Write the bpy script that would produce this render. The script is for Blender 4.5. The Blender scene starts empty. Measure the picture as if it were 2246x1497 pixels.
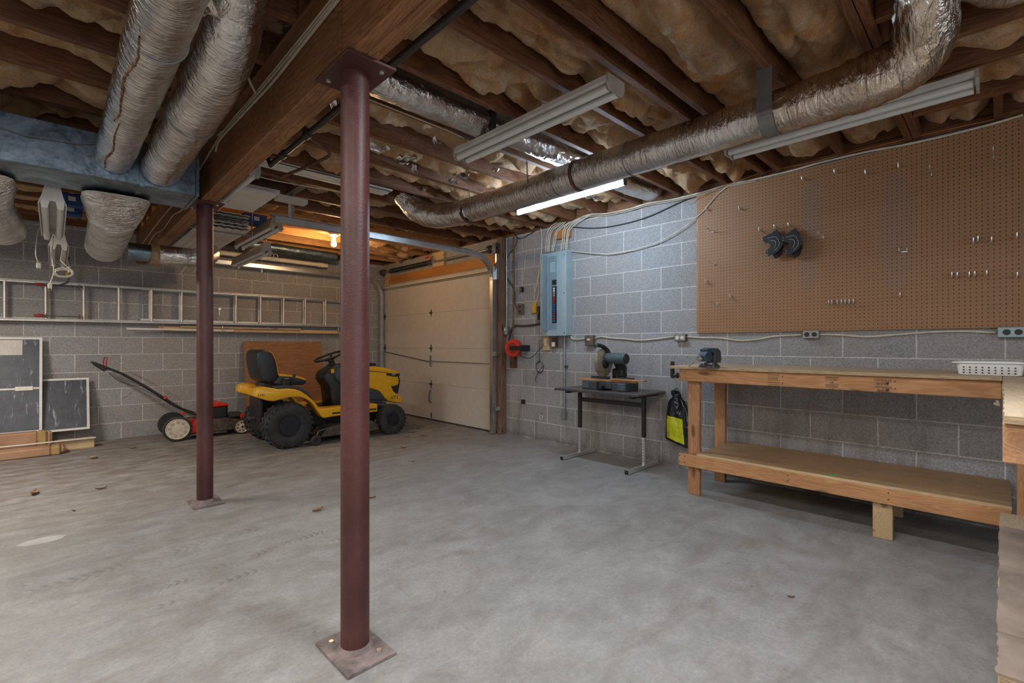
import bpy, math, random
from mathutils import Vector, Matrix, noise
C = bpy.context.scene.collection
# ---------------- camera, world, lights, exposure ----------------
F, TH, YH, CX, H = 1040.65, 0.7681, 755.92, 1123.0, 1.115
CT, ST = math.cos(TH), math.sin(TH)
XR, YB, ZJ, ZS = 4.091, 7.320, 2.46, 2.695      # right wall, back wall, joist underside, subfloor
cam = bpy.data.cameras.new('camera'); cam.sensor_width = 36; cam.lens = F/2246*36
cam.shift_y = (YH-748.5)/2246; cam.clip_start = 0.02
co = bpy.data.objects.new('camera', cam); C.objects.link(co)
co.location = (0, 0, H); co.rotation_euler = (math.pi/2, 0, -TH)
bpy.context.scene.camera = co
vs = bpy.context.scene.view_settings
bpy.context.scene.display_settings.display_device = 'sRGB'
vs.view_transform = 'Standard'; vs.look = 'None'; vs.exposure = -0.06; vs.gamma = 1; vs.use_curve_mapping = False
wd = bpy.data.worlds.new('world'); bpy.context.scene.world = wd; wd.use_nodes = True
wd.node_tree.nodes['Background'].inputs[0].default_value = (.75, .85, 1, 1)
wd.node_tree.nodes['Background'].inputs[1].default_value = 0.3
def area(name, loc, sx, sy, power, col, rot=(0, 0, 0), spread=math.pi):
    l = bpy.data.lights.new(name, 'AREA'); l.shape = 'RECTANGLE'; l.size = sx; l.size_y = sy
    l.energy = power; l.color = col; l.spread = spread
    o = bpy.data.objects.new(name, l); C.objects.link(o); o.location = loc; o.rotation_euler = rot
    return o
# fill lamps added outside the picture for brightness (shop light fixtures built below)
FILL_LAMPS = [(-0.80, 1.75, 2.30, 40, (1, .93, .84)), (1.22, 0.34, 2.33, 38, (.96, .97, 1)),
         (-1.10, 5.15, 2.16, 76, (1, .93, .84)), (-0.35, 0.30, 2.30, 32, (1, .96, .90))]
for i, (x, y, z, p, c) in enumerate(FILL_LAMPS):
    area('fill_lamp', (x, y, z-.075), .14, 1.18, p, c)
# soft fill panels added out of view, behind and left of the camera
area('soft_fill', (0.2, -2.9, 1.45), 4.2, 1.9, 48, (.86, .92, 1), (math.pi/2, 0, 0))
area('soft_fill', (-2.75, 3.0, 1.4), 5.0, 1.7, 9, (1, .95, .88), (0, -math.pi/2, 0)).rotation_euler = (math.pi/2, 0, -math.pi/2)

def ray(u, v):
    a = (u-CX)/F; b = -(v-YH)/F
    return Vector((a*CT+ST, -a*ST+CT, b))
def un(u, v, ax, val):                       # a pixel of the photo on the plane ax = val
    d = ray(u, v); i = 'XYZ'.index(ax); o = Vector((0, 0, H))
    return o + d*((val-o[i])/d[i])
# ---------------- materials ----------------
MATS = {}
class NT:
    def __init__(s, name):
        m = bpy.data.materials.new(name); m.use_nodes = True; s.m = m; s.t = m.node_tree; s.n = s.t.nodes
        s.b = s.n['Principled BSDF']; MATS[name] = m
    def N(s, typ, **kw):
        n = s.n.new('ShaderNode'+typ)
        for k, v in kw.items():
            if k.startswith('i_'):
                n.inputs[k[2:].replace('_', ' ')].default_value = v
            else: setattr(n, k, v)
        return n
    def L(s, a, b): s.t.links.new(a, b)
    def math(s, op, a, b=None, c=None):
        n = s.n.new('ShaderNodeMath'); n.operation = op
        for i, x in enumerate((a, b, c)):
            if x is None: continue
            if isinstance(x, (int, float)): n.inputs[i].default_value = x
            else: s.L(x, n.inputs[i])
        return n.outputs[0]
    def mix(s, f, a, b, mode='MIX'):
        n = s.n.new('ShaderNodeMix'); n.data_type = 'RGBA'; n.blend_type = mode
        for i, x in ((0, f), (6, a), (7, b)):
            if isinstance(x, (int, float)): n.inputs[i].default_value = x
            elif isinstance(x, (tuple, list)): n.inputs[i].default_value = tuple(x)[:3]+(1,)
            else: s.L(x, n.inputs[i])
        return n.outputs[2]
    def noise(s, vec, scale, detail=4, rough=.55, dist=0):
        n = s.N('TexNoise'); n.inputs['Scale'].default_value = scale; n.inputs['Detail'].default_value = detail
        n.inputs['Roughness'].default_value = rough; n.inputs['Distortion'].default_value = dist
        if vec is not None: s.L(vec, n.inputs['Vector'])
        return n.outputs['Fac']
    def ramp(s, f, a, b):
        n = s.N('MapRange'); n.inputs[1].default_value = a; n.inputs[2].default_value = b; s.L(f, n.inputs[0]); return n.outputs[0]
    def coords(s, kind='Object', scale=(1, 1, 1), loc=(0, 0, 0)):
        if kind == 'World': src = s.N('NewGeometry').outputs['Position']
        else: src = s.N('TexCoord').outputs[kind]
        mp = s.N('Mapping'); mp.inputs['Scale'].default_value = scale; mp.inputs['Location'].default_value = loc
        s.L(src, mp.inputs[0])
        if kind == 'Object':
            oi = s.N('ObjectInfo'); v = s.N('VectorMath', operation='SCALE'); v.inputs[0].default_value = (17, 31, 23)
            s.L(oi.outputs['Random'], v.inputs['Scale']); a = s.N('VectorMath', operation='ADD')
            s.L(mp.outputs[0], a.inputs[0]); s.L(v.outputs[0], a.inputs[1]); return a.outputs[0]
        return mp.outputs[0]
    def bump(s, h, strength=.4, dist=.01, prev=None):
        n = s.N('Bump'); n.inputs['Strength'].default_value = strength; n.inputs['Distance'].default_value = dist
        s.L(h, n.inputs['Height'])
        if prev is not None: s.L(prev, n.inputs['Normal'])
        s.L(n.outputs[0], s.b.inputs['Normal']); return n.outputs[0]
    def set(s, col=None, rough=None, metal=None, **kw):
        for k, v in (('Base Color', col), ('Roughness', rough), ('Metallic', metal)):
            if v is None: continue
            if isinstance(v, (tuple, list)): s.b.inputs[k].default_value = tuple(v)[:3]+(1,)
            elif isinstance(v, (int, float)): s.b.inputs[k].default_value = v
            else: s.L(v, s.b.inputs[k])
        for k, v in kw.items():
            s.b.inputs[k.replace('_', ' ')].default_value = v
        return s.m
def plain(name, col, rough=.5, metal=0, var=.12, scale=12, bump=.15, bs=None, stretch=(1, 1, 1)):
    t = NT(name); v = t.coords(scale=stretch); f = t.noise(v, scale, 5, .6)
    d = tuple(c*(1-var*1.6) for c in col); l = tuple(min(1, c*(1+var)) for c in col)
    t.set(t.mix(t.ramp(f, .3, .7), d, l), rough, metal)
    if bump: t.bump(t.noise(v, bs or scale*6, 3), bump, .002)
    return t.m
def wood(name, base, dark, axis='X', rough=.62, knots=True, ring=1.0):
    t = NT(name); sc = {'X': (1.1, 9, 9), 'Y': (9, 1.1, 9), 'Z': (9, 9, 1.1)}[axis]
    v = t.coords(scale=sc)
    w = t.noise(v, 1.5*ring, 2, .5, 1.2)
    rings = t.math('SINE', t.math('MULTIPLY', w, 58))
    fine = t.noise(t.coords(scale=tuple(x*(1 if x > 2 else .25)*5 for x in sc)), 3, 4, .7)
    f = t.math('ADD', t.math('MULTIPLY', rings, .22), t.math('MULTIPLY', fine, .9))
    col = t.mix(t.ramp(f, .05, .85), dark, base)
    big = t.noise(t.coords(), 2.2, 3)
    col = t.mix(t.ramp(big, .35, .8), col, t.mix(.5, col, tuple(c*.55 for c in dark)))
    if knots:
        vo = t.N('TexVoronoi'); vo.inputs['Scale'].default_value = 1.0
        t.L(t.coords(scale={'X': (3, 9, 9), 'Y': (9, 3, 9), 'Z': (9, 9, 3)}[axis]), vo.inputs['Vector'])
        k = t.ramp(vo.outputs['Distance'], .17, .10)
        k = t.math('MAXIMUM', k, 0); k = t.math('MINIMUM', k, 1)
        col = t.mix(t.math('MULTIPLY', k, .75), col, tuple(c*.3 for c in dark))
    t.set(col, rough); t.bump(fine, .25, .002)
    return t.m
# block walls: half-lapped courses of 0.4064 x 0.2032 m
def blockwall(name, axis, phase, z0, stains=True):
    t = NT(name); p = t.N('NewGeometry').outputs['Position']; s = t.N('SeparateXYZ'); t.L(p, s.inputs[0])
    a = s.outputs[axis]; cb = t.N('CombineXYZ')
    t.L(t.math('SUBTRACT', a, phase), cb.inputs[0]); t.L(t.math('SUBTRACT', s.outputs[2], z0), cb.inputs[1])
    wob = t.N('TexNoise'); wob.inputs['Scale'].default_value = 14; t.L(p, wob.inputs['Vector'])
    wv = t.N('VectorMath', operation='MULTIPLY_ADD'); t.L(wob.outputs['Color'], wv.inputs[0])
    wv.inputs[1].default_value = (.004, .004, 0); t.L(cb.outputs[0], wv.inputs[2])
    br = t.N('TexBrick', offset=.5, squash=1.0); br.offset_frequency = 2; br.squash_frequency = 2
    br.inputs['Scale'].default_value = 1; br.inputs['Brick Width'].default_value = .4064
    br.inputs['Row Height'].default_value = .2032; br.inputs['Mortar Size'].default_value = .0052
    br.inputs['Mortar Smooth'].default_value = .25; br.inputs['Bias'].default_value = 0
    br.inputs['Color1'].default_value = (.285, .280, .278, 1); br.inputs['Color2'].default_value = (.330, .326, .326, 1)
    br.inputs['Mortar'].default_value = (.56, .545, .52, 1)
    t.L(wv.outputs[0], br.inputs['Vector'])
    g = t.noise(p, 95, 3, .75); g2 = t.noise(p, 240, 2, .6); big = t.noise(p, 1.5, 4, .6)
    gm = t.math('ADD', t.math('MULTIPLY', g, .6), t.math('MULTIPLY', g2, .4))
    col = t.mix(.62, br.outputs['Color'], t.mix(t.ramp(gm, .36, .62), (.18, .175, .172), (.78, .77, .77)), 'OVERLAY')
    col = t.mix(t.ramp(big, .42, .75), col, t.mix(.35, col, (.34, .27, .20)))
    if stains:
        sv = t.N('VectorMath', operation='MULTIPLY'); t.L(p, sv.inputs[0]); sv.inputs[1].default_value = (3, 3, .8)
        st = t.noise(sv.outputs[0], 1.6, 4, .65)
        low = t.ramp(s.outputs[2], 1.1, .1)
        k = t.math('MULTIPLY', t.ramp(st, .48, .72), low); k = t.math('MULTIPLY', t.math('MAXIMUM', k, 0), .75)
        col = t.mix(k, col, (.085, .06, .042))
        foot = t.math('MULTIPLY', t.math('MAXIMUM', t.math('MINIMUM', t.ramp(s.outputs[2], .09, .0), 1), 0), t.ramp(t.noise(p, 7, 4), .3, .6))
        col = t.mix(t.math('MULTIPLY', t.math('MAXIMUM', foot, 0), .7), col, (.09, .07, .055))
    t.set(col, .9)
    b1 = t.bump(t.math('SUBTRACT', gm, t.math('MULTIPLY', br.outputs['Fac'], 1.3)), .55, .006)
    return t.m
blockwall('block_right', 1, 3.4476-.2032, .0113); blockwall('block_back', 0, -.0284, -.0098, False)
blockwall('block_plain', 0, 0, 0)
def m_floor():
    t = NT('concrete'); p = t.N('NewGeometry').outputs['Position']
    a = t.noise(p, 1.1, 6, .65, .4); b = t.noise(p, 5.5, 9, .78, .3); c = t.noise(p, 60, 4, .8)
    sv = t.N('Mapping'); t.L(p, sv.inputs[0]); sv.inputs['Scale'].default_value = (1.3, 3.2, 1); sv.inputs['Rotation'].default_value = (0, 0, -.10)
    d = t.noise(sv.outputs[0], 2.0, 6, .68, .6)
    col = t.mix(t.ramp(b, .34, .66), (.245, .240, .230), (.350, .346, .338))
    col = t.mix(t.math('MULTIPLY', t.ramp(d, .45, .7), .62), col, (.195, .176, .155))
    col = t.mix(t.math('MULTIPLY', t.ramp(a, .50, .72), .45), col, (.460, .452, .440))
    # browner, dirtier concrete towards the back of the room (mower and tractor bay)
    s = t.N('SeparateXYZ'); t.L(p, s.inputs[0])
    far = t.math('MINIMUM', t.math('MAXIMUM', t.ramp(s.outputs[1], 3.2, 5.6), 0), 1)
    dirt = t.math('MULTIPLY', far, t.ramp(t.noise(sv.outputs[0], 3.3, 5, .7), .3, .6))
    col = t.mix(t.math('MULTIPLY', dirt, .85), col, (.130, .098, .070))
    sp = t.N('TexVoronoi'); sp.inputs['Scale'].default_value = 9; t.L(p, sp.inputs['Vector'])
    k = t.math('MULTIPLY', t.ramp(sp.outputs['Distance'], .075, .03), t.ramp(t.noise(p, 3, 3), .5, .6))
    col = t.mix(t.math('MULTIPLY', t.math('MINIMUM', t.math('MAXIMUM', k, 0), 1), .5), col, (.07, .06, .05))
    col = t.mix(.22, col, t.mix(t.ramp(c, .35, .65), (.25, .25, .25), (.75, .75, .75)), 'OVERLAY')
    # tyre tracks: rows of dark tread prints along x
    def track(y0, hw, x0, x1, per, amt, slope=0.0):
        nonlocal col
        yy = t.math('SUBTRACT', t.math('SUBTRACT', s.outputs[1], y0), t.math('MULTIPLY', s.outputs[0], slope))
        band = t.math('LESS_THAN', t.math('ABSOLUTE', yy), hw)
        u = t.math('ADD', t.math('MULTIPLY', s.outputs[0], per), t.math('MULTIPLY', t.math('ABSOLUTE', yy), per*.6))
        tr = t.math('GREATER_THAN', t.math('FRACT', u), .55)
        rng = t.math('MULTIPLY', t.math('GREATER_THAN', s.outputs[0], x0), t.math('LESS_THAN', s.outputs[0], x1))
        m = t.math('MULTIPLY', t.math('MULTIPLY', band, tr), rng)
        m = t.math('MULTIPLY', m, t.math('MAXIMUM', t.ramp(t.noise(p, 5, 3), .42, .6), 0))
        col = t.mix(t.math('MULTIPLY', m, amt), col, (.12, .11, .10))
    track(2.62, .028, .30, 1.4, 30, .55, .18); track(2.44, .022, .30, 1.4, 26, .45, .18); track(3.05, .05, -1, .9, 22, .35, .12)
    t.set(col, t.ramp(b, -.2, 1.1))
    t.b.inputs['Roughness'].default_value = .7
    rr = t.N('MapRange'); rr.inputs[1].default_value = .3; rr.inputs[2].default_value = .7; rr.inputs[3].default_value = .52; rr.inputs[4].default_value = .8
    t.L(b, rr.inputs[0]); t.L(rr.outputs[0], t.b.inputs['Roughness'])
    b1 = t.bump(c, .12, .003); t.bump(b, .18, .01, b1)
m_floor()
# lumber
wood('joist_x', (.24, .100, .038), (.095, .032, .012), 'X'); wood('joist_y', (.27, .115, .045), (.11, .038, .015), 'Y')
wood('joist_orange', (.62, .33, .12), (.36, .16, .05), 'X')  # lighter orange wood for the joists in the back bays
wood('beam_wood', (.36, .165, .062), (.16, .060, .021), 'Y', knots=False)
wood('fir_x', (.60, .335, .175), (.40, .19, .085), 'X'); wood('fir_y', (.62, .335, .15), (.42, .185, .07), 'Y'); wood('fir_z', (.56, .29, .135), (.34, .15, .062), 'Z')
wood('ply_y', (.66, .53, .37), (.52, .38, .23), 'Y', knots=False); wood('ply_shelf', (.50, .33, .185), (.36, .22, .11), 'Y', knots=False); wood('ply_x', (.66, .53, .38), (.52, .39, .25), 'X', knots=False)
wood('old_ply', (.40, .19, .075), (.24, .098, .036), 'X', knots=False, ring=.7); wood('post_wood', (.30, .16, .09), (.13, .06, .035), 'Z')
wood('pale_x', (.72, .53, .30), (.52, .35, .18), 'X'); wood('pale_y', (.72, .53, .30), (.52, .35, .18), 'Y')
plain('ply_edge', (.46, .33, .19), .8, var=.3, scale=30, stretch=(1, 1, 12)); plain('subfloor', (.16, .10, .06), .9)
def m_foil(name, col, rough, b=.6, sc=1.0):
    t = NT(name); v = t.coords()
    n1 = t.noise(v, 20*sc, 5, .6, 1.8); n2 = t.noise(t.coords(scale=(.6, 2.2, .6)), 13*sc, 4, .55, 1.6)
    vo = t.N('TexVoronoi', feature='DISTANCE_TO_EDGE'); vo.inputs['Scale'].default_value = 13*sc; t.L(v, vo.inputs['Vector'])
    dirt = t.noise(v, 5, 4, .6)
    t.set(t.mix(t.ramp(dirt, .3, .75), col, tuple(c*.55 for c in (col[0], col[1]*.9, col[2]*.8))), rough, 1.0)
    rr = t.N('MapRange'); rr.inputs[3].default_value = rough*.8; rr.inputs[4].default_value = rough*1.5; t.L(dirt, rr.inputs[0]); t.L(rr.outputs[0], t.b.inputs['Roughness'])
    b1 = t.bump(t.math('MINIMUM', vo.outputs['Distance'], .05), b*.6, .010); b2 = t.bump(n1, b*.8, .009, b1); t.bump(n2, b*1.0, .016, b2)
m_foil('foil', (.80, .785, .77), .17, .62, 1.0); m_foil('foil_wrinkled', (.82, .80, .77), .16, 1.5, 1.1); m_foil('foil_dark', (.72, .63, .54), .14, .9, .7); m_foil('foil_bright', (.90, .89, .88), .18, .6, 1.0)
def m_galv():
    t = NT('galvanized'); v = t.coords(); vo = t.N('TexVoronoi'); vo.inputs['Scale'].default_value = 55; t.L(v, vo.inputs['Vector'])
    st = t.noise(v, 4, 5, .7, 1); c = t.mix(t.ramp(st, .4, .66), (.09, .125, .16), (.29, .37, .45))
    vs2 = t.N('SeparateColor'); t.L(vo.outputs['Color'], vs2.inputs[0]); t.set(t.mix(t.math('MULTIPLY', vs2.outputs[0], .25), c, (.45, .52, .58)), .40, .9)
m_galv()
plain('track_steel', (.62, .65, .68), .33, .95, .1); plain('dark_steel', (.10, .10, .11), .45, .6); plain('chrome', (.80, .80, .80), .32, .9, .03, bump=0)
plain('strap', (.22, .22, .21), .5, .6); plain('iron_pipe', (.055, .045, .042), .5, .4)
def m_insul():
    t = NT('insulation'); v = t.coords('World'); a = t.noise(v, 3.4, 4, .6, .8); b = t.noise(v, 8, 8, .8, 1.6); c = t.noise(v, 34, 8, .85, 3.5)
    f = t.math('ADD', t.math('MULTIPLY', a, .6), t.math('MULTIPLY', b, .4))
    col = t.mix(t.ramp(f, .36, .60), (.76, .32, .085), (.90, .60, .32))
    col = t.mix(t.math('MAXIMUM', t.ramp(b, .52, .70), 0), col, (.95, .82, .66))
    col = t.mix(t.math('MULTIPLY', t.math('MAXIMUM', t.ramp(t.noise(v, 1.7, 3, .6), .52, .7), 0), .5), col, (.20, .12, .07))
    col = t.mix(.45, col, t.mix(t.ramp(c, .38, .62), (.2, .2, .2), (.84, .84, .84)), 'OVERLAY')
    t.set(col, .95, Sheen_Weight=.2)
    b1 = t.bump(c, .9, .022); t.bump(b, .8, .05, b1)
m_insul()
def m_paint():
    t = NT('red_oxide'); v = t.coords(); a = t.noise(v, 3, 4, .6); b = t.noise(v, 26, 5, .75)
    v2 = t.coords(scale=(1, 1, .35)); sc = t.noise(v2, 46, 4, .8)
    col = t.mix(t.ramp(a, .35, .7), (.055, .016, .013), (.098, .031, .028))
    col = t.mix(t.math('MULTIPLY', t.math('MAXIMUM', t.ramp(b, .55, .75), 0), .35), col, (.17, .075, .065))
    col = t.mix(t.math('MINIMUM', t.math('MAXIMUM', t.ramp(sc, .735, .765), 0), 1), col, (.62, .55, .52))
    t.set(col, .48); t.bump(t.noise(v, 120, 3), .3, .003)
m_paint()
plain('plate_dust', (.235, .185, .172), .85, 0, .35, 14); plain('rust', (.12, .05, .028), .8, 0, .4, 20)
def m_peg():
    t = NT('pegboard'); p = t.N('NewGeometry').outputs['Position']; s = t.N('SeparateXYZ'); t.L(p, s.inputs[0])
    def cell(x): return t.math('SUBTRACT', t.math('FRACT', t.math('MULTIPLY', x, 1/.0254)), .5)
    y = cell(s.outputs[1]); z = cell(s.outputs[2])
    r = t.math('SQRT', t.math('ADD', t.math('MULTIPLY', y, y), t.math('MULTIPLY', z, z)))
    hole = t.math('LESS_THAN', r, .135)
    col = t.mix(t.noise(p, 2.5, 4), (.29, .145, .064), (.36, .185, .085)); col = t.mix(t.math('MAXIMUM', t.ramp(t.noise(p, 12, 4), .6, .8), 0), col, (.30, .15, .08))
    g = t.noise(p, 300, 2); col = t.mix(.25, col, t.mix(g, (.2, .2, .2), (.8, .8, .8)), 'OVERLAY')
    for (y0, w, z0, z1) in ((.99, .075, 1.85, 2.36), (.50, .09, 1.45, 2.30), (1.02, .06, 1.5, 1.9)):   # grey stains where tools hung
        dx = t.math('DIVIDE', t.math('SUBTRACT', s.outputs[1], y0), w); dz = t.math('DIVIDE', t.math('SUBTRACT', s.outputs[2], (z0+z1)/2), (z1-z0)/2)
        q = t.math('ADD', t.math('POWER', t.math('ABSOLUTE', dx), 3), t.math('POWER', t.math('ABSOLUTE', dz), 3))
        q = t.math('ADD', q, t.math('MULTIPLY', t.noise(p, 14, 3), .5))
        k = t.math('MINIMUM', t.math('MAXIMUM', t.ramp(q, 1.35, .8), 0), 1)
        col = t.mix(t.math('MULTIPLY', k, .28), col, (.20, .17, .16))
    col = t.mix(hole, col, (.012, .008, .005)); t.set(col, .62)
m_peg()
plain('door_panel', (.56, .515, .455), .5, var=.04, bump=.25, bs=90); plain('door_line', (.25, .22, .19), .6); plain('white_paint', (.72, .68, .62), .45, var=.05)
plain('fixture_white', (.60, .57, .53), .4, var=.08); plain('fixture_tube', (.66, .66, .63), .25, var=.04, bump=0); plain('fixture_grey', (.40, .36, .32), .45, var=.12)
plain('yellow', (.80, .395, .012), .28, var=.04, bump=0); plain('black_plastic', (.016, .016, .017), .42, var=.2); plain('vinyl', (.017, .018, .020), .48, var=.2)
plain('rubber', (.034, .033, .030), .78, var=.35, scale=9, bump=.4); plain('wheel_black', (.045, .045, .055), .16, .6, .1); plain('grey_plastic', (.045, .049, .056), .5)
plain('red', (.62, .03, .012), .3, var=.08, bump=0); plain('mower_body', (.085, .06, .045), .6, var=.5, scale=18); plain('cream', (.60, .53, .40), .5, var=.12)
plain('dark_red', (.30, .02, .016), .45); plain('blue_saw', (.072, .105, .120), .5, var=.2, scale=20); plain('blade_guard', (.33, .28, .20), .42, .4, .25, 14)
plain('vise_blue', (.045, .085, .115), .4, .3, .25); plain('table_top', (.115, .088, .082), .42, var=.1); plain('panel_grey', (.36, .46, .49), .42, .1, .05)
plain('panel_dark', (.24, .31, .34), .45, .1, .06); plain('cable_white', (.62, .56, .45), .55, var=.15); plain('cable_black', (.03, .03, .032), .5); plain('cable_grey', (.45, .37, .27), .55)
plain('conduit', (.40, .42, .44), .4, .8); plain('box_steel', (.34, .33, .31), .45, .7); plain('box_dirty', (.17, .12, .09), .7, .3, .4); plain('ivory', (.74, .68, .55), .45, var=.06)
plain('aluminium', (.62, .585, .52), .42, .75, .12, 8); plain('white_plastic', (.80, .80, .79), .35, var=.03, bump=0); plain('ink', (.07, .045, .04), .8, var=.3)
plain('breaker_blue', (.02, .12, .30), .4); plain('breaker_red', (.45, .02, .02), .4); plain('cardboard', (.42, .24, .135), .75, var=.15, scale=6); plain('tape', (.40, .25, .10), .35)
plain('paper', (.62, .56, .50), .8, var=.08); plain('screen', (.045, .05, .062), .35, var=.3); plain('blue_box', (.012, .055, .20), .5); plain('leaf', (.30, .175, .085), .7, var=.3, scale=40)
plain('siding', (.56, .52, .47), .5, var=.08); plain('siding_edge', (.27, .25, .23), .6, var=.3, scale=60); plain('yellow_box', (.62, .36, .03), .5); plain('stone_tile', (.38, .30, .24), .8, var=.22, scale=5)
plain('bag_black', (.012, .013, .016), .16, var=.2, bump=.5, bs=18); plain('green', (.05, .5, .08), .6); plain('peg_metal', (.80, .79, .76), .28, .8); plain('wall_grey', (.34, .315, .28), .85, var=.1)
plain('orange_paint', (.46, .19, .045), .6, var=.2, scale=5, stretch=(1, .3, 1)); plain('white_board', (.60, .59, .57), .6, var=.06); plain('torn_foil', (.55, .50, .44), .35, .8, .3)
plain('concrete_patch', (.44, .435, .42), .8, var=.1)
def m_baglabel():
    t = NT('bag_label'); tc = t.N('TexCoord').outputs['UV']; s = t.N('SeparateXYZ'); t.L(tc, s.inputs[0])
    ln = t.math('GREATER_THAN', t.math('FRACT', t.math('MULTIPLY', s.outputs[1], 24)), .58)
    wd = t.N('TexNoise'); mp = t.N('Mapping'); mp.inputs['Scale'].default_value = (60, 48, 1); t.L(tc, mp.inputs[0]); t.L(mp.outputs[0], wd.inputs['Vector']); wd.inputs['Scale'].default_value = 1
    gap = t.math('LESS_THAN', t.math('FRACT', t.math('MULTIPLY', s.outputs[0], 3)), .9)
    k = t.math('MULTIPLY', t.math('MULTIPLY', ln, t.math('GREATER_THAN', wd.outputs['Fac'], .47)), gap)
    k = t.math('MULTIPLY', k, t.math('GREATER_THAN', s.outputs[1], .2))
    t.set(t.mix(t.math('MULTIPLY', k, .8), (.66, .66, .015), (.05, .05, .01)), .22)
m_baglabel()
def emit(name, col, st):
    t = NT(name); t.set((.8, .8, .8)); t.b.inputs['Emission Color'].default_value = tuple(col)+(1,); t.b.inputs['Emission Strength'].default_value = st
emit('tube_lit', (.62, .80, 1.0), 140); emit('bulb_lit', (1, .62, .28), 700); emit('led_tube', (1, .95, .88), 5)
plain('seam_brown', (.20, .10, .04), .8, 0, .5, 30)
def m_film():
    t = NT('plastic_film'); v = t.coords(); n = t.noise(t.coords(scale=(9, 1, 1.6)), 4, 4, .6, .7); n2 = t.noise(v, 14, 3)
    t.set((.75, .78, .85), .12, 0, Transmission_Weight=0.0, Alpha=.25); t.bump(n, .9, .03)
    k = t.math('MULTIPLY', t.math('MAXIMUM', t.ramp(n, .58, .70), 0), .35); k = t.math('ADD', k, .04); t.L(k, t.b.inputs['Alpha'])
m_film()
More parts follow.
